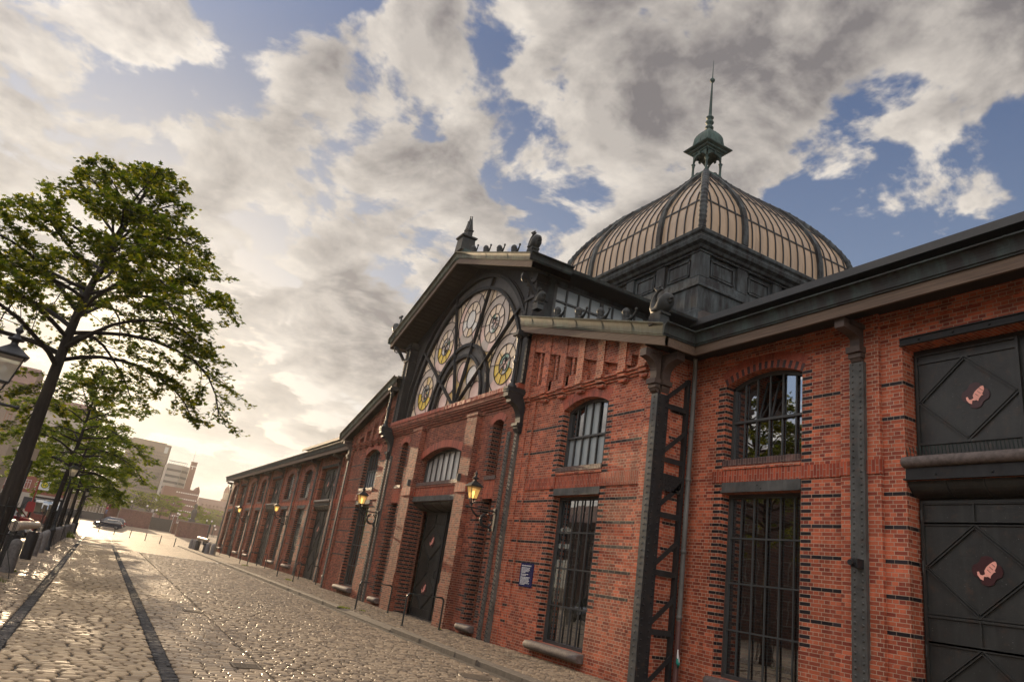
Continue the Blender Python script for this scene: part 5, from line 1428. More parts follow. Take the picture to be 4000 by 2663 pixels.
# granite posts
def post_mesh():
    m = MB(); m.lathe([(.19,-.05),(.185,.1),(.175,.72),(.17,.78),(.155,.86),(.12,.93),(.06,.97),(.005,.985)], (0,0,0), 14); return m
pm = post_mesh().build('stone_post', M['stone2'])
pk = [(-1.98,22.9),(-1.95,26.8),(-2.0,36.9),(-1.95,40.3),(-2.0,43.2)]+[(-2.0,48.2+k*2.55) for k in range(19)]
anc = ['beside the guard of the nearest oak','before the dark barrier post','just past the wooden barrier beam','third past the wooden barrier beam','by the second oak']
pk = [(-1.98,20.6),(-1.95,26.8),(-2.0,36.9),(-1.95,40.3),(-2.0,43.2)]+[(-2.0,48.2+k*2.55) for k in range(19)]
for k, (x, y) in enumerate(pk):
    o = pm if k == 0 else pm.copy()
    if k: COL.objects.link(o)
    o.location = (x,y,0); o.rotation_euler = (0,0,k*1.3)
    lb = 'round topped granite post '+anc[k] if k < 5 else 'far round topped granite post in the shaded row between the oaks'
    tag(o, lb, 'post', 'granite posts along the trees' if k < 5 else 'far granite posts between the oaks')
for x, y, rz, lb in ((9.55,87.9,0,'round topped granite post left of the far barrier'),(9.75,86.6,1,'round topped granite post touching the left end of the far barrier'),(9.75,75.7,2,'round topped granite post right of the far barrier'),(10.15,74.9,3,'round topped granite post farthest right by the corner of the hall')):
    o = pm.copy(); COL.objects.link(o); o.location = (x,y,0); o.scale = (1.3,1.3,1.12); tag(o, lb, 'post', 'granite posts at the hall end')
# log barriers on dark posts
M['log'] = simple('pale_log', (.42,.34,.27), .5, 0., .25, 5., .25); M['tar'] = simple('tarred_post', (.022,.020,.020), .6, 0., .3, 7., .3)
def barrier(a, b, lab, pr=.2, lr=.14):
    a, b = Vector(a), Vector(b); r_ = empty('log_barrier', (a.x,a.y,0), lab, 'barrier', 'log barriers'); m = MB()
    for p in (a, b):
        m = MB(); m.lathe([(pr,-.05),(pr*1.02,1.0),(pr*.96,1.04),(.1,1.06)], (p.x,p.y,0), 12); m.box(p.x-.05,p.x+.05,p.y-.05,p.y+.05,1.04,1.2); m.build('post', M['tar'], r_)
    m = MB(); d = (b-a).normalized(); A = a-d*.9; Bq = b+d*.35; A.z = Bq.z = 1.30
    m.tube([A, A.lerp(Bq,.35)+Vector((0,0,.01)), A.lerp(Bq,.8)+Vector((0,0,-.01)), Bq], [lr*1.1,lr,lr*.95,lr*.85], 14); m.build('beam', M['log'], r_)
barrier((-2.2,28.4,0), (-2.05,34.2,0), 'pale round log on dark posts beside the parked cars')
barrier((9.7,83.5,0), (9.75,77.3,0), 'sunlit pale log on dark posts at the far end of the hall', .24, .17)
# thin steel bollards
bm_ = MB(); bm_.lathe([(.045,-.05),(.045,.86),(.055,.87),(.055,.92),(.02,.95)], (0,0,0), 10); bm_.lathe([(.09,-.02),(.09,.02),(.045,.04)], (0,0,0), 10); bo = bm_.build('steel_bollard', M['rail'])
bl = ['leftmost of its row, in front of the parked cars','second from the left, behind the rear wheel of the car','third from the left','third from the right','second from the right','rightmost of its row, towards the far log barrier']
for k, (x, y) in enumerate(((.36,109.4),(2.15,106.5),(3.81,100.7),(5.33,96.3),(6.6,91.2),(7.84,87.8))):
    o = bo if k == 0 else bo.copy()
    if k: COL.objects.link(o)
    o.location = (x,y,ramp_z(y)); tag(o, 'thin dark steel bollard, '+bl[k], 'bollard', 'steel bollards across the street')
# gas lamps on posts
def street_lamp():
    r_ = bpy.data.objects.new('street_lamp', None); COL.objects.link(r_); m = MB()
    m.lathe([(.16,-.05),(.16,.12),(.12,.18),(.115,.9),(.14,.95),(.14,1.02),(.075,1.1),(.065,1.4),(.08,1.43),(.06,1.5),(.05,3.05),(.075,3.1),(.05,3.17),(.04,3.4),(.06,3.44),(.03,3.5)], (0,0,0), 12)
    m.tube([(-.31,0,3.36),(.31,0,3.36)], .022, 8); m.ball((-.33,0,3.36), .035, 0, 8, 5); m.ball((.33,0,3.36), .035, 0, 8, 5)
    m.build('lamp_post', M['iron'], r_, True); lantern_head(r_, (0,0,3.5), 'lamp_clear', False, .88); return r_
s0 = street_lamp()
for k, (x, y, rz, lb) in enumerate(((-1.87,12.9,R(12),'black gas lamp nearest to the camera, cut by the left edge'),(-1.83,43.2,.3,'black gas lamp among the leaves beside the second oak'),(-1.78,84,.1,'small black gas lamp far down the row of oaks'))):
    o = s0 if k == 0 else copy_tree(s0); o.location = (x,y,0); o.rotation_euler = (0,0,rz); tag(o, lb, 'street lamp', 'gas lamps along the oaks')
# grass tufts at kerbs and post feet
def grass(spots):
    V = []; F = []; rg = random.Random(4)
    for x, y, z, r_, n, h in spots:
        for _ in range(n):
            a = rg.uniform(0,6.28); q = r_*math.sqrt(rg.random()); px, py = x+q*math.cos(a), y+q*math.sin(a); b = rg.uniform(0,6.28); hh = h*rg.uniform(.5,1.2); i = len(V)
            V += [(px-.008*math.cos(b),py-.008*math.sin(b),z),(px+.008*math.cos(b),py+.008*math.sin(b),z),(px+hh*.5*math.cos(b+1.3),py+hh*.5*math.sin(b+1.3),z+hh)]; F.append((i,i+1,i+2))
    me = bpy.data.meshes.new('grass'); me.from_pydata(V,[],F); me.materials.append(M['leaf2']); o = bpy.data.objects.new('grass', me); COL.objects.link(o)
    tag(o, 'tufts of grass and weeds at the kerb and post feet', None, None, 'stuff')
grass([(8.8,27.4,.1,.25,160,.06),(9.4,27.0,.1,.12,60,.05),(10.4,43.5,.1,.2,120,.07),(10.5,44.3,.1,.15,80,.06),(10.3,57.5,.1,.3,120,.09),(10.75,22.9,.1,.08,40,.06),(-1.75,68.3,0,.5,400,.5),(-1.9,23.5,0,.3,60,.12),(-1.9,27.3,0,.2,60,.1),(-1.7,20.5,0,.2,50,.08)])

# ---------------------------------------------------------------- cars
M['tyre'] = flat('tyre_rubber', (.015,.015,.015), .8); M['rim'] = flat('alloy_rim', (.4,.4,.42), .3, .8)
def car_paint(name, col): return simple(name, col, .22, .35, .06, 2., .0, .8)
M['car_glass'] = pane('car_glass', (.015,.018,.02), .04, 1., .0, 1.)
M['headlamp'] = flat('headlamp_glass', (.6,.62,.65), .1, .3, 1.); M['tail'] = flat('red_tail_lamp', (.35,.01,.01), .15); M['plate'] = flat('number_plate', (.7,.7,.66), .4); M['trim'] = flat('black_trim', (.02,.02,.02), .5)
def make_car(name, paint, estate=False, suv=False, L=4.4, Hh=1.46, W_=1.78):
    """length along +x is the front; origin on the ground in the middle"""
    r_ = bpy.data.objects.new(name, None); COL.objects.link(r_); h = L/2; w = W_/2
    k = Hh/1.46
    low = [(-h,.42),(-h+.02,.30),(-h+.35,.22),(h-.35,.22),(h-.03,.30),(h,.45),(h-.03,.62),(h-.10,.72),(h-.45,.82*k),(h-1.05,.93*k),(-h+.55,.97*k),(-h+.10,.94*k),(-h+.02,.80),(-h-.01,.60)]
    B_ = MB(); st = [(-w,.93,.0),(-w*.985,.985,.0),(-w*.86,1.,.0),(0,1.01,.02),(w*.86,1.,.0),(w*.985,.985,.0),(w,.93,.0)]
    rows = []
    for yy, sc, dx in st: rows.append([(x*(.975 if abs(yy) > w*.95 else 1.), yy, .55+(z-.55)*sc+dx) for x, z in low])
    rows = [[(x, y_*(1-.06*(abs(x)/h)**4), z) for (x, y_, z) in rw] for rw in rows]
    B_.grid([list(p)+[p[0]] for p in rows], 0, True); B_.face(rows[0], 0); B_.face(rows[-1][::-1], 0)
    rear = -h+.12 if (estate or suv) else -h+.30
    roofz = Hh
    roof = [(h-1.55,roofz-.12),(h-1.9,roofz-.02),(h-2.5,roofz),(rear+.75,roofz-.02),(rear+.35,roofz-.10)]
    wr = w*.72; rr = [[(x, yy, z-(.03 if abs(yy) > .1 else 0)) for x, z in roof] for yy in (-wr,-wr*.8,0,wr*.8,wr)]
    B_.grid(rr, 0, True)
    base = [(h-1.0,.92*k),(rear-.02,.96*k)]
    for sgn in (-1, 1):                                              # pillars
        yb = sgn*w*.93; yt = sgn*wr
        for (x0,z0),(x1,z1) in (((h-1.02,.92*k),(h-1.58,roofz-.10)),((.0,.95*k),(-.06,roofz-.03)),((-h+1.35,.96*k),(-h+1.25,roofz-.04)),((rear,.97*k),(rear+.38,roofz-.1))):
            B_.obox((x0,yb,z0),(x1,yt,z1),.07,.05)
    B_.build('body', paint, r_, True)
    G_ = MB()
    gl = [(h-1.02,.92*k),(h-1.56,roofz-.11),(h-1.9,roofz-.035),(rear+.75,roofz-.035),(rear+.36,roofz-.11),(rear+.0,.96*k)]
    for sgn in (-1,1): 
        pts = [(x, sgn*(w*.925 if z < 1.05*k else wr*.995), z) for x, z in gl]; G_.face(pts if sgn < 0 else pts[::-1], 0)
    G_.face([(h-1.02,-w*.92,.925*k),(h-1.02,w*.92,.925*k),(h-1.56,wr,roofz-.115),(h-1.56,-wr,roofz-.115)]); G_.face([(rear,-w*.92,.965*k),(rear+.36,-wr,roofz-.115),(rear+.36,wr,roofz-.115),(rear,w*.92,.965*k)])
    G_.build('window', M['car_glass'], r_, True)
    for x in (h-.82, -h+.80):
        for sgn in (-1,1):
            wh = MB(); rad = .32*(1.08 if suv else 1.)
            rws = [[(x+q*math.cos(2*math.pi*j/20), sgn*(w-.02-dy), rad+q*math.sin(2*math.pi*j/20)) for j in range(20)] for q, dy in ((rad*.62,.02),(rad*.9,0),(rad,.04),(rad,.2),(rad*.6,.22))]
            wh.grid(rws, 0, True, close=True); wo = wh.build('wheel', M['tyre'], r_, True)
            rm = MB(); rm.face([(x+rad*.62*math.cos(2*math.pi*j/20), sgn*(w-.045), rad+rad*.62*math.sin(2*math.pi*j/20)) for j in range(20)], 1)
            for j in range(5):
                a = 2*math.pi*j/5; rm.obox((x,sgn*(w-.03),rad),(x+rad*.62*math.cos(a),sgn*(w-.03),rad+rad*.62*math.sin(a)),.05,.03,0,(0,1,0))
            rm.build('rim', [M['rim'], M['trim']], wo, True)
    for sgn in (-1,1):
        m = MB(); m.box(h-.20,h-.02,sgn*w*.55,sgn*w*.90,.60,.74); m.build('headlight', M['headlamp'], r_, True)
        m = MB(); m.box(-h-.015,-h+.12,sgn*w*.70,sgn*w*.93,.66,.90*k); m.build('tail_light', M['tail'], r_, True)
        m = MB(); m.ball((h-1.25,sgn*(w+.09),1.0*k), .09, 0, 8, 5, (.6,1.1,.8)); m.build('wing_mirror', paint, r_, True)
    m = MB(); m.box(h-.02,h+.012,-.45,.45,.34,.50); m.build('grille', M['trim'], r_, True); m = MB(); m.box(-h-.025,-h,-.26,.26,.58,.69); m.build('number_plate', M['plate'], r_, True)
    if suv or estate:
        m = MB()
        for sgn in (-1,1): m.tube([(h-1.9,sgn*wr*.9,roofz+.02),(rear+.6,sgn*wr*.9,roofz+.02)], .018, 6)
        m.build('roof_rail', M['rim'], r_, True)
    return r_
c1 = make_car('parked_car', car_paint('dark_blue_paint', (.015,.020,.035)), True, L=4.35); c1.location = (1.55,138.5,ramp_z(138.5)); c1.rotation_euler = (0,0,R(172)); tag(c1, 'dark blue estate car parked side on behind the steel bollards', 'car')
c2 = make_car('parked_car', car_paint('deep_blue_paint', (.02,.022,.05)), False, True, 4.75, 1.68, 1.86); c2.location = (1.95,147,ramp_z(147)); c2.rotation_euler = (0,0,R(170)); tag(c2, 'tall dark blue people carrier parked behind the estate car', 'car')
c3 = make_car('parked_car', car_paint('red_paint', (.22,.012,.015)), False, True, 4.6, 1.8, 1.86); c3.location = (-5.9,62,0); c3.rotation_euler = (0,0,R(-6)); tag(c3, 'dark red car nosing towards the posts beyond the log barrier', 'car', 'cars nosed in to the posts')
c4 = make_car('parked_car', car_paint('black_paint', (.012,.012,.014)), False, True, 4.6, 1.78, 1.84); c4.location = (-5.35,47.5,0); c4.rotation_euler = (0,0,R(-4)); tag(c4, 'black car glinting just behind the pale log barrier', 'car', 'cars nosed in to the posts')
c5 = make_car('parked_car', car_paint('silver_paint', (.30,.31,.32)), True, False, 4.5, 1.5); c5.location = (-6.6,53,0); c5.rotation_euler = (0,0,R(-5)); tag(c5, 'silver car mostly hidden between the black and the red car', 'car', 'cars nosed in to the posts')
c6 = make_car('parked_car', car_paint('grey_paint', (.06,.065,.07)), False, True, 4.6, 1.66, 1.84); c6.location = (-6.2,39.5,0); c6.rotation_euler = (0,0,R(-5)); tag(c6, 'grey car at the left edge behind the nearest oak', 'car', 'cars nosed in to the posts')

# bus stop
M['signred'] = flat('red_post', (.28,.02,.02), .4); M['bsgreen'] = flat('sign_green', (.02,.16,.04), .4); M['bsyellow'] = flat('sign_yellow', (.75,.62,.05), .4); M['poster'] = island_mat('posters', [(0,(.05,.25,.08)),(.4,(.45,.35,.12)),(.7,(.4,.4,.38)),(1,(.3,.2,.08))], .3)
bs = empty('bus_stop_sign', (-4.75,66,0), 'red bus stop pole with white H sign and red box', 'bus stop')
m = MB(); m.tube([(0,0,0),(0,0,4.0)], .045, 8); m.build('pole', M['signred'], bs, True)
m = MB(); m.prism([(-.27,1.5),(.27,1.5),(.30,1.6),(.26,2.15),(.2,2.25),(-.2,2.25),(-.26,2.15),(-.30,1.6)], 'y', -.16, .16); m.build('red_box', M['signred'], bs, True)
m = MB(); m.box(.06,.76,-.03,.03,3.22,3.92); bd = m.build('sign_board', M['white'], bs, True)
def disc_y(r_, y, c, mat, name, par):
    m = MB(); m.prism([(c[0]+r_*math.cos(2*math.pi*k/32), c[1]+r_*math.sin(2*math.pi*k/32)) for k in range(32)], 'y', y, y+.008); return m.build(name, mat, par, True)
disc_y(.245,-.040,(.41,3.60),M['bsgreen'],'green_ring',bd); disc_y(.20,-.046,(.41,3.60),M['bsyellow'],'yellow_disc',bd)
m = MB()
for x0, x1, z0, z1 in ((.30,.35,3.49,3.71),(.47,.52,3.49,3.71),(.35,.47,3.575,3.625)): m.box(x0,x1,-.054,-.047,z0,z1)
m.build('letter_h', M['bsgreen'], bd, True)
sh = empty('bus_shelter', (-4.6,80,0), 'glass bus shelter with posters behind the bus stop sign', 'bus shelter')
m = MB()
for x in (-1.1,1.1):
    for y in (-.7,.7): m.box(x-.04,x+.04,y-.04,y+.04,0,2.7)
m.box(-1.3,1.3,-1.0,.9,2.7,2.86); m.box(-1.1,1.1,.68,.72,.3,.36); m.box(-1.1,1.1,.68,.72,1.4,1.45); m.build('frame', M['steel_dark'], sh, True)
m = MB(); m.face([(-1.06,.7,.4),(1.06,.7,.4),(1.06,.7,2.6),(-1.06,.7,2.6)]); m.face([(-1.1,-.66,.4),(-1.1,.66,.4),(-1.1,.66,2.6),(-1.1,-.66,2.6)]); m.build('pane', M['glass'], sh, True)
m = MB(); m.box(-.95,-.35,.62,.66,1.5,2.35); m.box(.2,.9,.62,.66,1.2,2.3); m.box(-.25,.1,.62,.66,1.6,2.2); m.build('poster', M['poster'], sh, True)
m = MB(); m.box(-.9,.9,.3,.65,.5,.55); m.build('bench', M['wood'], sh, True)
# tall traffic pole beside the first oak, sign post at the end of the hall
tp = empty('sign_pole', (-2.75,31.5,0), 'slim dark pole with pale box on top beside the nearest oak trunk', 'pole'); m = MB(); m.tube([(0,0,0),(0,0,3.75)], .06, 8); m.build('pole', M['rail'], tp, True); m = MB(); m.box(-.13,.13,-.1,.1,3.55,3.98); m.build('box', M['log'], tp, True)
sp = empty('sign_post', (9.9,79.5,0), 'dark sign post seen edge on by the far log barrier', 'sign post'); m = MB(); m.tube([(0,0,0),(0,0,2.85)], .04, 8); m.build('pole', M['rail'], sp, True)
m = MB(); m.box(-.06,.06,-.3,.3,1.95,2.75); m.box(-.06,.06,-.25,.25,1.3,1.8); m.build('sign_panel', M['trim'], sp, True); m = MB(); m.box(-.22,.22,-.2,.2,.75,1.15); m.build('box', M['iron'], sp, True)
# ================================================================== FAR BUILDINGS, FLOOD WALLS, PEOPLE
M['wallbrick'] = brick('flood_wall_brick', (.20,.075,.055), (.12,.045,.035), (.16,.11,.09), stain=.3)
M['cope'] = simple('wall_coping', (.17,.13,.115), .6)
M['darkstone'] = simple('dark_stone', (.05,.045,.045), .7)
def mass(name, loc, lab, cat, group=None): return empty(name, loc, lab, cat, group)
def block_wall(name, x0, x1, y, z0, z1, lab, th=.7, mat='wallbrick', cap=True, skew=0):
    r_ = mass(name, ((x0+x1)/2, y, z0), lab, 'wall', 'brick flood walls'); m = MB()
    m.prism([(x0,y),(x1,y+skew),(x1,y+skew+th),(x0,y+th)], 'z', z0-.4, z1); m.prism([(x0,y-.06),(x1,y+skew-.06),(x1,y+skew),(x0,y)], 'z', z0-.4, z0+.35); m.build('wall', M[mat], r_)
    if cap: m = MB(); m.prism([(x0-.05,y-.1),(x1+.05,y+skew-.1),(x1+.05,y+skew+th+.1),(x0-.05,y+th+.1)], 'z', z1+.002, z1+.2); m.build('coping', M['cope'], r_)
    return r_
block_wall('flood_wall', 3.1, 9.1, 165, .87, 4.05, 'brown brick flood wall behind the parked cars, right of the round pillar')
block_wall('flood_wall', 12.95, 18.7, 149, .47, 3.28, 'brown brick flood wall nearest to the far end of the hall')
dk = mass('flood_gate', (11.7,171,1), 'dark recessed steps between the two brick flood walls', 'steps'); m = MB(); m.box(9.2,14,172,172.6,.6,3.4)
for k in range(9): m.box(9.3,13.9,165.5+k*.7,166.2+k*.7,.5,1.05+k*.25)
m.build('steps', M['darkstone'], dk)
rp_ = mass('round_pillar', (1.78,172,1), 'round brown brick pillar behind the parked cars', 'pillar'); m = MB(); m.lathe([(1.28,-.3),(1.28,4.25),(1.34,4.27),(1.34,4.4),(.1,4.42)], (1.78,172,1), 28); m.build('body', M['wallbrick'], rp_)
cy = mass('low_pillar', (13.7,160,.75), 'low round brick pillar with a cable at the end of the steps', 'pillar'); m = MB(); m.lathe([(.72,-.3),(.72,1.95),(.76,1.97),(.76,2.08),(.1,2.09)], (13.75,160,.7), 24); m.build('body', M['wallbrick'], cy)
m = MB(); m.box(13.25,13.95,166,166.7,.6,4.2); m.build('pier', M['wallbrick'], cy); m = MB()
for x in (13.2,14.0): m.tube([(x,165.9,.9),(x,165.9,4.5)], .05, 6)
m.build('steel_edge', M['rim'], cy)
block_wall('flood_wall', -9, .6, 170, .9, 2.5, 'low dark wall left of the round pillar', 1.6, 'darkstone', False)
# statue
stt = mass('stone_statue', (19.3,190,1), 'dark stone bust on a tapering pedestal among the small trees', 'statue'); m = MB(); m.sq([(.85,0),(.72,3.0),(.8,3.05),(.62,3.2),(.5,3.5)], (19.3,190,1)); m.build('pedestal', M['darkstone'], stt)
m = MB(); m.lathe([(.42,3.4),(.5,3.9),(.68,4.6),(.66,5.2),(.45,5.7),(.24,5.85),(.2,6.0),(.33,6.2),(.4,6.5),(.36,6.85),(.2,7.1),(.02,7.15)], (19.3,190,1), 14); m.build('bust', M['darkstone'], stt)
# small round trees beyond the walls
T4, C4 = tree_meshes(51, 8.0, 2.8, 3.5, 17, .13, .30, 5, False, (.1,0), .2, (0,0), .5, .05)
sm = None
for k, (az, D, H_, lb) in enumerate(((.0305,215,8.6,'small leafy tree beyond the flood wall, first right of the street oaks'),(.0165,232,8.4,'small leafy tree half hidden behind the row of oaks'),(.0500,214,8.6,'small leafy tree beyond the flood wall, third from the right'),(.0640,219,8.9,'small leafy tree beyond the dark steps, second from the right of the tall ones'),(.0752,213,8.7,'bright leafy tree behind the low round pillar'),(.1035,214,7.4,'small leafy tree right behind the dark statue'),(.1185,236,5.6,'low hazy bush tree at the right end of the flood wall'),(-.004,240,8.2,'small leafy tree left of the round pillar, behind the cars'))):
    D_ = D; x = az*D_
    if sm is None: sm = tree('small_tree', x, D_, 1., lb, 'small trees beyond the flood walls', T4, C4, M['leaf2']); o = sm
    else: o = copy_tree(sm); o.location = (x, D_, 1.); tag(o, lb)
    s = (H_)/8.0; o.scale = (s*1.05,s*1.05,s); o.rotation_euler = (0,0,k*1.1)
for k, (az, D, H_) in enumerate(((.120,420,13),(.129,430,12),(.137,425,13),(.146,432,12),(.112,440,9))):
    o = copy_tree(sm); o.location = (az*D, D, 1.); o.scale = (H_/8*1.35,H_/8*1.35,H_/8); o.rotation_euler = (0,0,k*2.); tag(o, 'hazy round tree far behind the right flood wall', 'tree', 'hazy far trees')
# globe street lights
M['globe'] = flat('white_globe', (.8,.78,.74), .2)
def globe():
    r_ = bpy.data.objects.new('globe_light', None); COL.objects.link(r_); m = MB(); m.tube([(0,0,-5),(0,0,0)], .05, 6); m.build('pole', M['rail'], r_, True); m = MB(); m.ball((0,0,.2), .24, 0, 12, 8); m.build('globe', M['globe'], r_, True); return r_
gl0 = globe()
for k, (az, el) in enumerate(((-.001,.0213),(.019,.021),(.0229,.0212),(.0284,.0222),(.0469,.0200),(.0584,.0170),(.0832,.0172),(.0855,.0164),(.119,.0143),(.125,.0143),(.1298,.0095),(.1319,.0054))):
    D = 198 if k < 8 else 205; o = gl0 if k == 0 else copy_tree(gl0); o.location = (az*D, D, 2+el*D-.2)
    tag(o, 'white globe street light on a thin pole beyond the flood walls' if k < 8 else 'tiny white globe street light right of the last flood wall', 'street light', 'globe lights beyond the flood walls' if k < 8 else 'globe lights at the quay')

def windows_on(parent, x0, x1, y, z0, z1, nx, nz, w, h, mat, name='window', axis='y', stuff=False, frame=None):
    """rows of windows on a facade facing -y (axis 'y') or +x (axis 'x'); every window a part unless there are too many"""
    if stuff:
        m = MB()
        for i in range(nx):
            for j in range(nz):
                cx = x0+(x1-x0)*(i+.5)/nx; cz = z0+(z1-z0)*(j+.5)/nz
                if axis == 'y': m.box(cx-w/2,cx+w/2,y-.04,y+.05,cz-h/2,cz+h/2)
                else: m.box(y-.05,y+.04,cx-w/2,cx+w/2,cz-h/2,cz+h/2)
        o = m.build(name, mat, parent); o['kind'] = 'stuff'; return o
    me = None
    for i in range(nx):
        for j in range(nz):
            cx = x0+(x1-x0)*(i+.5)/nx; cz = z0+(z1-z0)*(j+.5)/nz
            if me is None:
                m = MB()
                f = .07
                if axis == 'y':
                    m.box(-w/2,w/2,.02,.05,-h/2,h/2,0)
                    for bx in ((-w/2-f,-w/2,-h/2,h/2),(w/2,w/2+f,-h/2,h/2),(-f*.4,f*.4,-h/2,h/2)): m.box(bx[0],bx[1],-.03,.06,bx[2],bx[3],1)
                    m.box(-w/2-f,w/2+f,-.06,.06,h/2,h/2+f,1); m.box(-w/2-f,w/2+f,-.1,.06,-h/2-f,-h/2,1); m.box(-w/2,w/2,-.02,.06,h*.18,h*.18+f*.7,1)
                else:
                    m.box(-.05,-.02,-w/2,w/2,-h/2,h/2,0)
                    for bx in ((-w/2-f,-w/2,-h/2,h/2),(w/2,w/2+f,-h/2,h/2),(-f*.4,f*.4,-h/2,h/2)): m.box(-.06,.03,bx[0],bx[1],bx[2],bx[3],1)
                    m.box(-.06,.06,-w/2-f,w/2+f,h/2,h/2+f,1); m.box(-.06,.1,-w/2-f,w/2+f,-h/2-f,-h/2,1); m.box(-.06,.02,-w/2,w/2,h*.18,h*.18+f*.7,1)
                o = m.build(name, [mat, frame or M['white']], parent, True); me = o.data
            else: o = bpy.data.objects.new(name, me); COL.objects.link(o); o.parent = parent
            o.location = ((cx, y, cz) if axis == 'y' else (y, cx, cz)) - Vector(parent.location) if False else Vector((cx, y, cz) if axis == 'y' else (y, cx, cz))-parent.location
M['concrete'] = simple('grey_concrete', (.13,.11,.095), .8, 0., .2, 6., .1, .15); M['dkglass'] = flat('dark_far_glass', (.035,.035,.04), .3)
M['cream'] = simple('cream_render', (.42,.38,.33), .7, 0., .1); M['tan'] = simple('tan_stone', (.22,.17,.13), .75); M['orange_brick'] = simple('plain_red_brick', (.26,.09,.06), .75)
M['bandwhite'] = simple('pale_panels', (.27,.25,.22), .6, 0., .1); M['rust'] = simple('rusty_brick', (.16,.075,.055), .8); M['tile'] = simple('roof_tiles', (.15,.085,.07), .8)
# office tower
hb = mass('office_tower', (17,480,1), 'tall grey brown office tower with close rows of windows, behind the oaks', 'building')
m = MB(); m.prism([(2,480),(24.6,480),(25.9,482.5),(25.9,500),(2,500)], 'z', 0, 48.6); m.prism([(4,484),(23,484),(23,497),(4,497)], 'z', 48.6, 49.6); m.build('wall', M['concrete'], hb)
windows_on(hb, 2.4, 24.4, 480, 6, 44, 26, 19, .42, 1.35, M['dkglass'], stuff=True)
m = MB(); m.box(22.4,24.4,479.8,480,43.5,47.2); m.build('glass_corner', M['frost'], hb)
# white banded block with roof canopy
wb = mass('banded_block', (30,440,1), 'pale office block with dark window bands and an open roof canopy', 'building')
m = MB(); m.prism([(24.3,440),(32.0,440),(36.2,446),(36.2,462),(24.3,462)], 'z', 0, 35.2); m.build('wall', M['bandwhite'], wb)
m = MB()
for k in range(9):
    z = 4.5+k*3.35; m.box(24.5,31.9,439.85,440,z,z+1.25)
    m.prism([(32.3,440.3),(35.9,445.4),(36.0,445.3),(32.4,440.15)], 'z', z, z+1.3)
m.build('window', M['dkglass'], wb)
m = MB(); m.box(24.5,34,441,442,36.7,36.95)
for k in range(9): m.obox((24.6+k*1.15,441.5,35.2),(25.2+k*1.15,441.5,36.7),.12,.12); m.obox((24.6+k*1.15,440.2,36.9),(25.4+k*1.15,445,36.9),.12,.12)
m.build('roof_canopy', M['steel'], wb)
# brick shaft
ch = mass('brick_shaft', (36.3,425,1), 'slim square brick tower rising beside the pale office block', 'tower'); m = MB(); m.box(34.8,37.8,425,428,0,36.6); m.box(34.7,37.9,424.9,428.1,36.6,37.2); m.build('wall', M['rust'], ch); m = MB(); m.box(34.9,37.7,424.9,425,34.6,34.9); m.box(35.8,36.1,424.9,425,33,35); m.build('window', M['globe'], ch)
m = MB(); m.tube([(35.4,426,37.2),(35.4,426,43)], .06, 5); m.build('mast', M['steel'], ch)
# brick flats
bf = mass('brick_flats', (32,380,1), 'brown brick flats with small white balconies below the slim tower', 'building'); m = MB()
m.prism([(22.5,380),(38.4,380),(38.4,395),(22.5,395)], 'z', 0, 20.2); m.prism([(36.3,20.2),(38.4,20.2),(37.5,22.4)], 'y', 380, 395); m.build('wall', M['rust'], bf)
windows_on(bf, 28.0, 38.2, 380, 3, 19.6, 10, 6, .5, .55, M['globe'], 'balcony', stuff=True)
# long brick building with dormers
lb_ = mass('long_building', (66,520,1), 'long brown brick building with a tiled roof and rows of pale windows', 'building'); m = MB(); m.box(54,120,520,540,0,17.2); m.build('wall', M['rust'], lb_)
m = MB(); m.prism([(519,17.2),(541,17.2),(530,23.6)], 'x', 54, 120)
m.build('roof', M['tile'], lb_); m = MB()
for k in range(26): m.box(56+k*2.4,57+k*2.4,520.3,523,18.4,19.8)
m.build('dormer', M['tile'], lb_)
for z in (15.4, 11.9, 8.6): windows_on(lb_, 55, 119, 520, z-1.2, z+1.2, 48, 1, .62, 1.6, M['bandwhite'], 'window', stuff=True)
# church tower
ct = mass('church_tower', (93,700,1), 'hazy church tower with clock and columned lantern under a small dome', 'tower'); c = (93.2,700,0); m = MB()
m.sq([(2.9,0),(2.9,31.5),(3.1,31.7),(3.1,32.3),(2.6,32.5)], c); m.build('shaft', M['rust'], ct)
m = MB()
for k in range(8): a = k*math.pi/4; m.lathe([(.32,32.4),(.3,38.4)], (c[0]+2.0*math.cos(a), c[1]+2.0*math.sin(a), 0), 8)
m.lathe([(.9,32.4),(.9,38.4)], c, 10); m.build('column', M['tan'], ct)
m = MB(); m.lathe([(2.5,38.4),(2.6,38.8),(2.35,39.2),(2.3,40.2),(2.15,41.6),(1.6,43.2),(.8,44.0),(.5,44.4),(.5,45.2),(.25,45.6),(.08,47.6)], c, 16); m.build('dome', M['rust'], ct)
disc = MB(); disc.prism([(c[0]+1.1*math.cos(k*.3), 29+1.1*math.sin(k*.3)) for k in range(21)], 'y', 696.95, 697.08); disc.build('clock', M['cream'], ct)
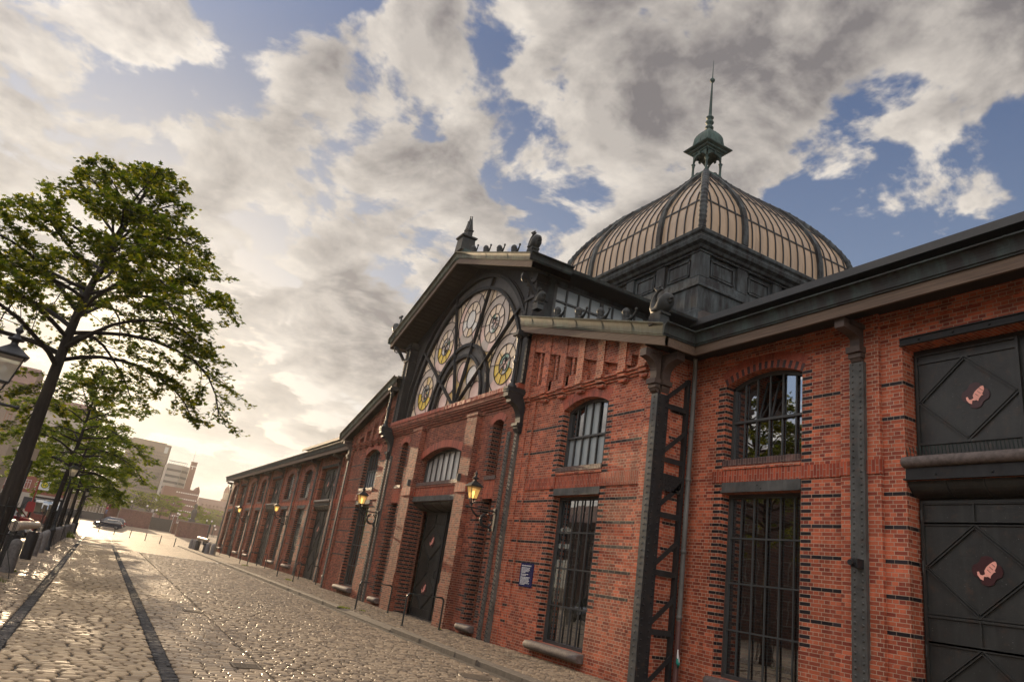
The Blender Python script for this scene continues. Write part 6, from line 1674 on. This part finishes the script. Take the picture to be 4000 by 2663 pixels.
# left side of the street
wh_ = mass('white_house', (-19,206,1), 'white rendered town house with paired windows above a brick base', 'building'); m = MB(); m.box(-22.9,-9,206,220,8.6,24.5); m.build('wall', M['cream'], wh_)
m = MB(); m.box(-22.9,-9,205.9,220,4.7,8.58); m.build('brick_storey', M['orange_brick'], wh_); m = MB(); m.box(-22.9,-9,205.95,220,.5,4.68); m.build('shop_front', M['cream'], wh_)
m = MB(); m.prism([(205.5,24.5),(220.5,24.5),(217,28),(209,28)], 'x', -23.2, -8.7); m.build('roof', M['tile'], wh_)
windows_on(wh_, -22.6, -9.2, 206, 8.9, 21.5, 6, 4, .95, 1.7, M['dkglass']); windows_on(wh_, -22.6, -9.2, 205.9, 4.9, 8.3, 6, 1, 1.0, 1.9, M['dkglass'])
m = MB()
for k in range(5): m.box(-22.2+k*2.7,-20.4+k*2.7,205.8,205.95,1,3.7)
m.build('shop_window', M['dkglass'], wh_)
bh = mass('brown_house', (-26,165,1), 'brown stone house with arched windows at the left edge behind the oak', 'building'); m = MB(); m.box(-40,-18.9,165,180,.5,24); m.box(-19.1,-18.7,164.8,165.2,.5,24); m.build('wall', M['tan'], bh)
for zz in (5,9.2,13.4,17.6): windows_on(bh, -39, -19.3, 165, zz-1.6, zz+1.6, 8, 1, .9, 2.3, M['dkglass'], frame=M['orange_brick'])
m = MB(); m.prism([(164.5,24),(180.5,24),(176,28),(169,28)], 'x', -40.3, -18.5); m.build('roof', M['tile'], bh)
ls = mass('low_shop', (-6,268,1), 'low yellow grey shop building behind the far oaks', 'building'); m = MB(); m.box(-20,4.5,268,280,.5,7.6); m.box(-20.4,4.9,267.5,268,7.2,8.1); m.build('wall', M['tan'], ls); windows_on(ls, -19.5, 4, 268, 2, 6.4, 9, 1, 1.7, 2.6, M['globe'])
tj = mass('row_houses', (-31,250,1), 'pale row of houses behind the oaks, left of the shop', 'building'); m = MB(); m.box(-60,-9.5,250,262,.5,21); m.build('wall', M['cream'], tj); m = MB(); m.prism([(249.5,21),(262.5,21),(256,25)], 'x', -60.3, -9.2); m.build('roof', M['tile'], tj); windows_on(tj, -30, -10, 250, 4, 20, 8, 5, 1.1, 1.9, M['dkglass'])
# warehouses across the street (they stand in the hall's window reflections)
M['darkwb'] = brick('dark_warehouse_brick', (.14,.056,.042), (.085,.034,.028), (.14,.105,.09), stain=.3)
M['sky_pane'] = simple('coated_glass', (.62,.68,.76), .05, 1., .05, .5, 0.)
for nm, y0, y1, h, nx, mt, lb in (('brick_warehouse',-32,52,15.5,17,'darkwb','dark brick warehouse across the street from the hall'),('brick_warehouse',56,120,9.5,13,'darkwb','second dark brick warehouse farther along across the street')):
    w_ = mass(nm, (-30,(y0+y1)/2,0), lb, 'building'); m = MB(); m.box(-42,-27,y0,y1,-.2,h); m.box(-27.05,-26.7,y0,y1,h-.5,h+.2); m.build('wall', M[mt], w_)
    m = MB(); m.prism([(-42.4,h+.2),(-26.5,h+.2),(-31,h+3),(-38,h+3)], 'y', y0, y1); m.build('roof', M['tile'], w_)
    windows_on(w_, y0+1, y1-1, -27, 1.0, h-1.2, nx, 4, 2.3, 1.9, M['sky_pane'], axis='x', frame=M['bandwhite'])
# hall interior and the river side wall with its bright windows
fl = MB(); fl.box(13.1,40,-8,90.5,-.2,.02); fl.build('floor', M['inside'], hall)
bw = MB(); ops = []
for k in range(17): y = -5.4+k*5.65; ops += [(y-1.2,y+1.2,.7,4.6,0),(y-1.2,y+1.2,5.4,7.2,.2)]
wall(bw, 37.6, -8, 90.5, -.3, 8.6, ops, .3); bw.face([(37.9,-8,-.3),(37.9,90.5,-.3),(37.9,90.5,-.2),(37.9,-8,-.2)]); bw.build('river_wall', M['inside'], hall)
m = MB(); slab(m, [(30.5,-9,10.3),(38.4,-9,8.5),(38.4,91,8.5),(30.5,91,10.3)]); m.build('lower_roof', [M['dark_roof'], M['soffit']], hall)
m = MB()
for a, b, zz, in ops_ if False else [(o[0],o[1],o[2]) for o in ops]:
    for q in range(1,5): m.box(37.7,37.74,a+(b-a)*q/5-.025,a+(b-a)*q/5+.025,zz,zz+(3.9 if zz < 1 else 1.9))
    for q in range(1,4):
        if zz < 1: m.box(37.7,37.74,a,b,zz+q*.98-.025,zz+q*.98+.025)
m.build('river_window', M['frame'], hall)
m = MB()
for k in range(16):
    y = -2.6+k*5.65
    for x in (19.1, 30.4): m.tube([(x,y,0),(x,y,9.9)], .14, 8)
m.box(18.2,19.6,-8,90,4.0,4.3) ; m.box(29.9,31.3,-8,90,4.0,4.3); m.build('inner_column', M['steel_dark'], hall)
m = MB()
for sx, sy in ((19.2,20.5),(30.3,20.5),(19.2,33.0),(30.3,33.0)): m.box(sx-.3,sx+.3,sy-.3,sy+.3,0,12.6)
m.box(19.0,30.4,20.3,20.6,12.4,13.6); m.box(19.0,30.4,32.9,33.2,12.4,13.6); m.build('crossing_pier', M['inside'], hall)

# a person by the round pillar
def person(loc, lab):
    V = [(0,0,.92),(0,0,1.12),(0,.0,1.34),(0,0,1.46),(0,-.01,1.56),(0,-.02,1.66),
         (.17,0,1.38),(.23,.02,1.12),(.22,-.06,.88),(.215,-.09,.80),(-.17,0,1.38),(-.23,.02,1.12),(-.22,-.05,.88),(-.215,-.08,.80),
         (.09,0,.86),(.10,-.05,.48),(.10,.05,.09),(.10,-.09,.04),(-.09,0,.86),(-.10,.06,.48),(-.10,.10,.09),(-.10,-.03,.04)]
    E_ = [(0,1),(1,2),(2,3),(3,4),(4,5),(2,6),(6,7),(7,8),(8,9),(2,10),(10,11),(11,12),(12,13),(0,14),(14,15),(15,16),(16,17),(0,18),(18,19),(19,20),(20,21)]
    rad = [.15,.13,.16,.055,.085,.08,.07,.048,.036,.04,.07,.048,.036,.04,.095,.062,.045,.04,.095,.062,.045,.04]
    me = bpy.data.meshes.new('person'); me.from_pydata(V, E_, []); o = bpy.data.objects.new('person', me); COL.objects.link(o)
    md = o.modifiers.new('skin', 'SKIN'); 
    for k, sv in enumerate(me.skin_vertices[0].data): sv.radius = (rad[k], rad[k]*(.75 if k < 3 else 1)); sv.use_root = (k == 0)
    o.modifiers.new('sub', 'SUBSURF').levels = 1
    dg = bpy.context.evaluated_depsgraph_get(); m2 = bpy.data.meshes.new_from_object(o.evaluated_get(dg)); bpy.data.objects.remove(o)
    for c in ((.55,.35,.26),(.30,.03,.05),(.10,.16,.30),(.05,.03,.02),(.03,.03,.03)): m2.materials.append(flat('person_tone', c, .7))
    for p in m2.polygons:
        z = p.center.z; x = abs(p.center.x)
        p.material_index = 3 if (z > 1.62 or (z > 1.52 and p.center.y > .02)) else 0 if z > 1.44 or (x > .19 and z < .9 and z > .7) else 1 if z > .93 else 4 if z < .1 else 2
        p.use_smooth = True
    o = bpy.data.objects.new('person', m2); COL.objects.link(o); o.location = loc; return tag(o, lab, 'person')
person((.85,171,2.5), 'person in a dark red top and blue jeans standing by the round brick pillar')
SKYOFF = (1.7, 21.3, 0)
# ---- the morning air between here and the far buildings
def haze():
    m = MB(); m.box(-2300, 2300, -70, 2700, -1.3, 60.); 
    mt = bpy.data.materials.new('haze'); mt.use_nodes = True; t = mt.node_tree; t.nodes.clear()
    o = t.nodes.new('ShaderNodeOutputMaterial'); v = t.nodes.new('ShaderNodeVolumePrincipled')
    v.inputs['Color'].default_value = (.95,.90,.84,1); v.inputs['Density'].default_value = HAZE; v.inputs['Anisotropy'].default_value = .55
    t.links.new(v.outputs[0], o.inputs['Volume'])
    tag(m.build('haze', mt), 'warm morning haze over the street', None, None, 'stuff')
HAZE = .00022
if HAZE: haze()
# ================================================================== SKY, SUN, CAMERA
AZ, EL = R(-2.6), R(10.5)
sd = Vector((math.sin(AZ)*math.cos(EL), math.cos(AZ)*math.cos(EL), math.sin(EL)))
wd = bpy.data.worlds.new('World'); scene.world = wd; wd.use_nodes = True
class WT(NT):
    def __init__(self, tree): self.t = tree; tree.nodes.clear(); self.out = self.n('ShaderNodeOutputWorld')
w = WT(wd.node_tree)
dirv = w.n('ShaderNodeTexCoord').outputs['Generated']
dirv = w.n('ShaderNodeVectorMath', {0: dirv}, operation='NORMALIZE').outputs[0]
sep = w.n('ShaderNodeSeparateXYZ', {0: dirv}); dx, dy, dz = sep.outputs
def dot(v): return w.n('ShaderNodeVectorMath', {0: dirv, 1: Vector(v).normalized()}, operation='DOT_PRODUCT').outputs['Value']
def sstep(x, a, b, lo=0., hi=1.):
    nd = w.n('ShaderNodeMapRange', {0: x, 1: a, 2: b, 3: lo, 4: hi}, interpolation_type='SMOOTHSTEP'); return nd.outputs[0]
sky = w.n('ShaderNodeTexSky'); sky.sky_type = 'NISHITA'; sky.sun_disc = False; sky.sun_elevation = EL; sky.sun_rotation = AZ; sky.air_density = 1.0; sky.dust_density = 2.5; sky.ozone_density = 2.
STR = .12
zz = w.math('ADD', w.math('MAXIMUM', dz, 0.), .22)
pl = w.n('ShaderNodeCombineXYZ', {0: w.math('DIVIDE', dx, zz), 1: w.math('DIVIDE', dy, zz), 2: 3.7}).outputs[0]
OFF = Vector(SKYOFF)
def cloudn(off, sc=5.2, det=11, ro=.56, dist=.2):
    v = w.n('ShaderNodeVectorMath', {0: pl, 1: OFF+Vector(off)}, operation='ADD').outputs[0]
    return w.n('ShaderNodeTexNoise', {'Vector': v, 'Scale': sc, 'Detail': det, 'Roughness': ro, 'Distortion': dist}).outputs[0]
n0 = cloudn((0,0,0)); n1 = cloudn((-.015,.062,0)); big = cloudn((7,3,2), 1.5, 3, .5)
dens = w.math('ADD', n0, w.math('MULTIPLY', w.math('SUBTRACT', big, .5), .45))
# wide gaps of open sky low on the right and high on the left, closed cloud elsewhere
gap = w.math('ADD', sstep(dot((0.739,0.464,0.488)), .965, .994, 0, .15), sstep(dot((.03,.80,.585)), .984, .998, 0, .07))
gap = w.math('ADD', gap, sstep(dot((0.818,0.377,0.434)), .97, .997, 0, .08))
gap = w.math('SUBTRACT', gap, sstep(dot((0.657,0.375,0.654)), .955, .99, 0, .07))
dens = w.math('ADD', w.math('SUBTRACT', dens, gap), .043)
cov = sstep(dens, .445, .53)
lit = w.math('MULTIPLY_ADD', w.math('SUBTRACT', n0, n1), 4.2, .5, clamp=True)
thick = sstep(dens, .49, .66)
shade = w.math('ADD', w.math('MULTIPLY', thick, .50), w.math('MULTIPLY', w.math('SUBTRACT', 1., lit), .68), clamp=True)
cloud = w.mix(shade, (.84,.77,.69), (.225,.208,.21))
sund = dot(sd)
glow = w.math('POWER', w.math('MAXIMUM', sund, 0.), 300.); glow2 = w.math('POWER', w.math('MAXIMUM', sund, 0.), 22.)
cloud = w.mix(w.math('MULTIPLY', glow2, .55), cloud, (1.0,.92,.81))
blue = w.mix(sstep(dz, .1, .75), (.34,.42,.56), (.085,.135,.285))
skyc = w.n('ShaderNodeVectorMath', {0: sky.outputs[0], 'Scale': STR}, operation='SCALE').outputs[0]
skyc = w.mix(.72, skyc, blue); skyc = w.mix(w.math('MULTIPLY', glow2, .55), skyc, (.86,.76,.62))
col = w.mix(cov, skyc, cloud)
low = sstep(dz, .0, .30, 1., 0.)
toward = sstep(sund, .55, 1., .15, 1.)
col = w.mix(w.math('MULTIPLY', w.math('MULTIPLY', low, toward), .72), col, (.98,.90,.76))
col = w.mix(w.math('MULTIPLY', glow, .9), col, (1.7,1.45,1.05))
# added brightness in the unseen sky behind the camera, to light the near walls
front = sstep(dot((-.60,-.36,.71)), .0, .9, 1., 3.9)
col = w.n('ShaderNodeVectorMath', {0: col, 'Scale': front}, operation='SCALE').outputs[0]
bg = w.n('ShaderNodeBackground', {'Color': col, 'Strength': 1.})
w.t.links.new(bg.outputs[0], w.out.inputs[0])
wd.cycles.sampling_method = 'MANUAL'; wd.cycles.sample_map_resolution = 1024

sl = bpy.data.lights.new('Sun', 'SUN'); sl.energy = 5.0; sl.angle = R(.6); sl.color = (1.,.74,.46)
so = bpy.data.objects.new('Sun', sl); COL.objects.link(so); so.rotation_euler = (-sd).to_track_quat('-Z', 'Y').to_euler(); so.location = (0,0,60)

cam = bpy.data.cameras.new('Camera'); co = bpy.data.objects.new('Camera', cam); COL.objects.link(co)
f_px, pitch, roll, yaw = 2738.99, R(18.5854), R(8.832), R(27.1946)
cam.sensor_fit = 'HORIZONTAL'; cam.sensor_width = 36.; cam.lens = f_px/4000*36.; cam.clip_end = 6000; cam.clip_start = .05
fw = Vector((math.sin(yaw)*math.cos(pitch), math.cos(yaw)*math.cos(pitch), math.sin(pitch)))
rt = Vector((math.cos(yaw), -math.sin(yaw), 0)); up = rt.cross(fw)
r2 = rt*math.cos(roll)+up*math.sin(roll); u2 = -rt*math.sin(roll)+up*math.cos(roll)
mat = Matrix((r2, u2, -fw)).transposed().to_4x4(); mat.translation = (0,0,2.0)
co.matrix_world = mat
scene.camera = co
scene.view_settings.view_transform = 'Standard'; scene.view_settings.look = 'None'; scene.view_settings.exposure = 0.; scene.view_settings.gamma = 1.
scene.render.engine = 'CYCLES'
cy = scene.cycles
cy.max_bounces = 8; cy.diffuse_bounces = 3; cy.glossy_bounces = 4; cy.transmission_bounces = 6; cy.transparent_max_bounces = 16; cy.volume_bounces = 0
cy.sample_clamp_indirect = 6.; cy.caustics_reflective = False; cy.caustics_refractive = False; cy.use_denoising = True
try: cy.denoiser = 'OPENIMAGEDENOISE'; cy.denoising_input_passes = 'RGB_ALBEDO_NORMAL'
except Exception: pass
cy.use_adaptive_sampling = True; cy.adaptive_threshold = .012
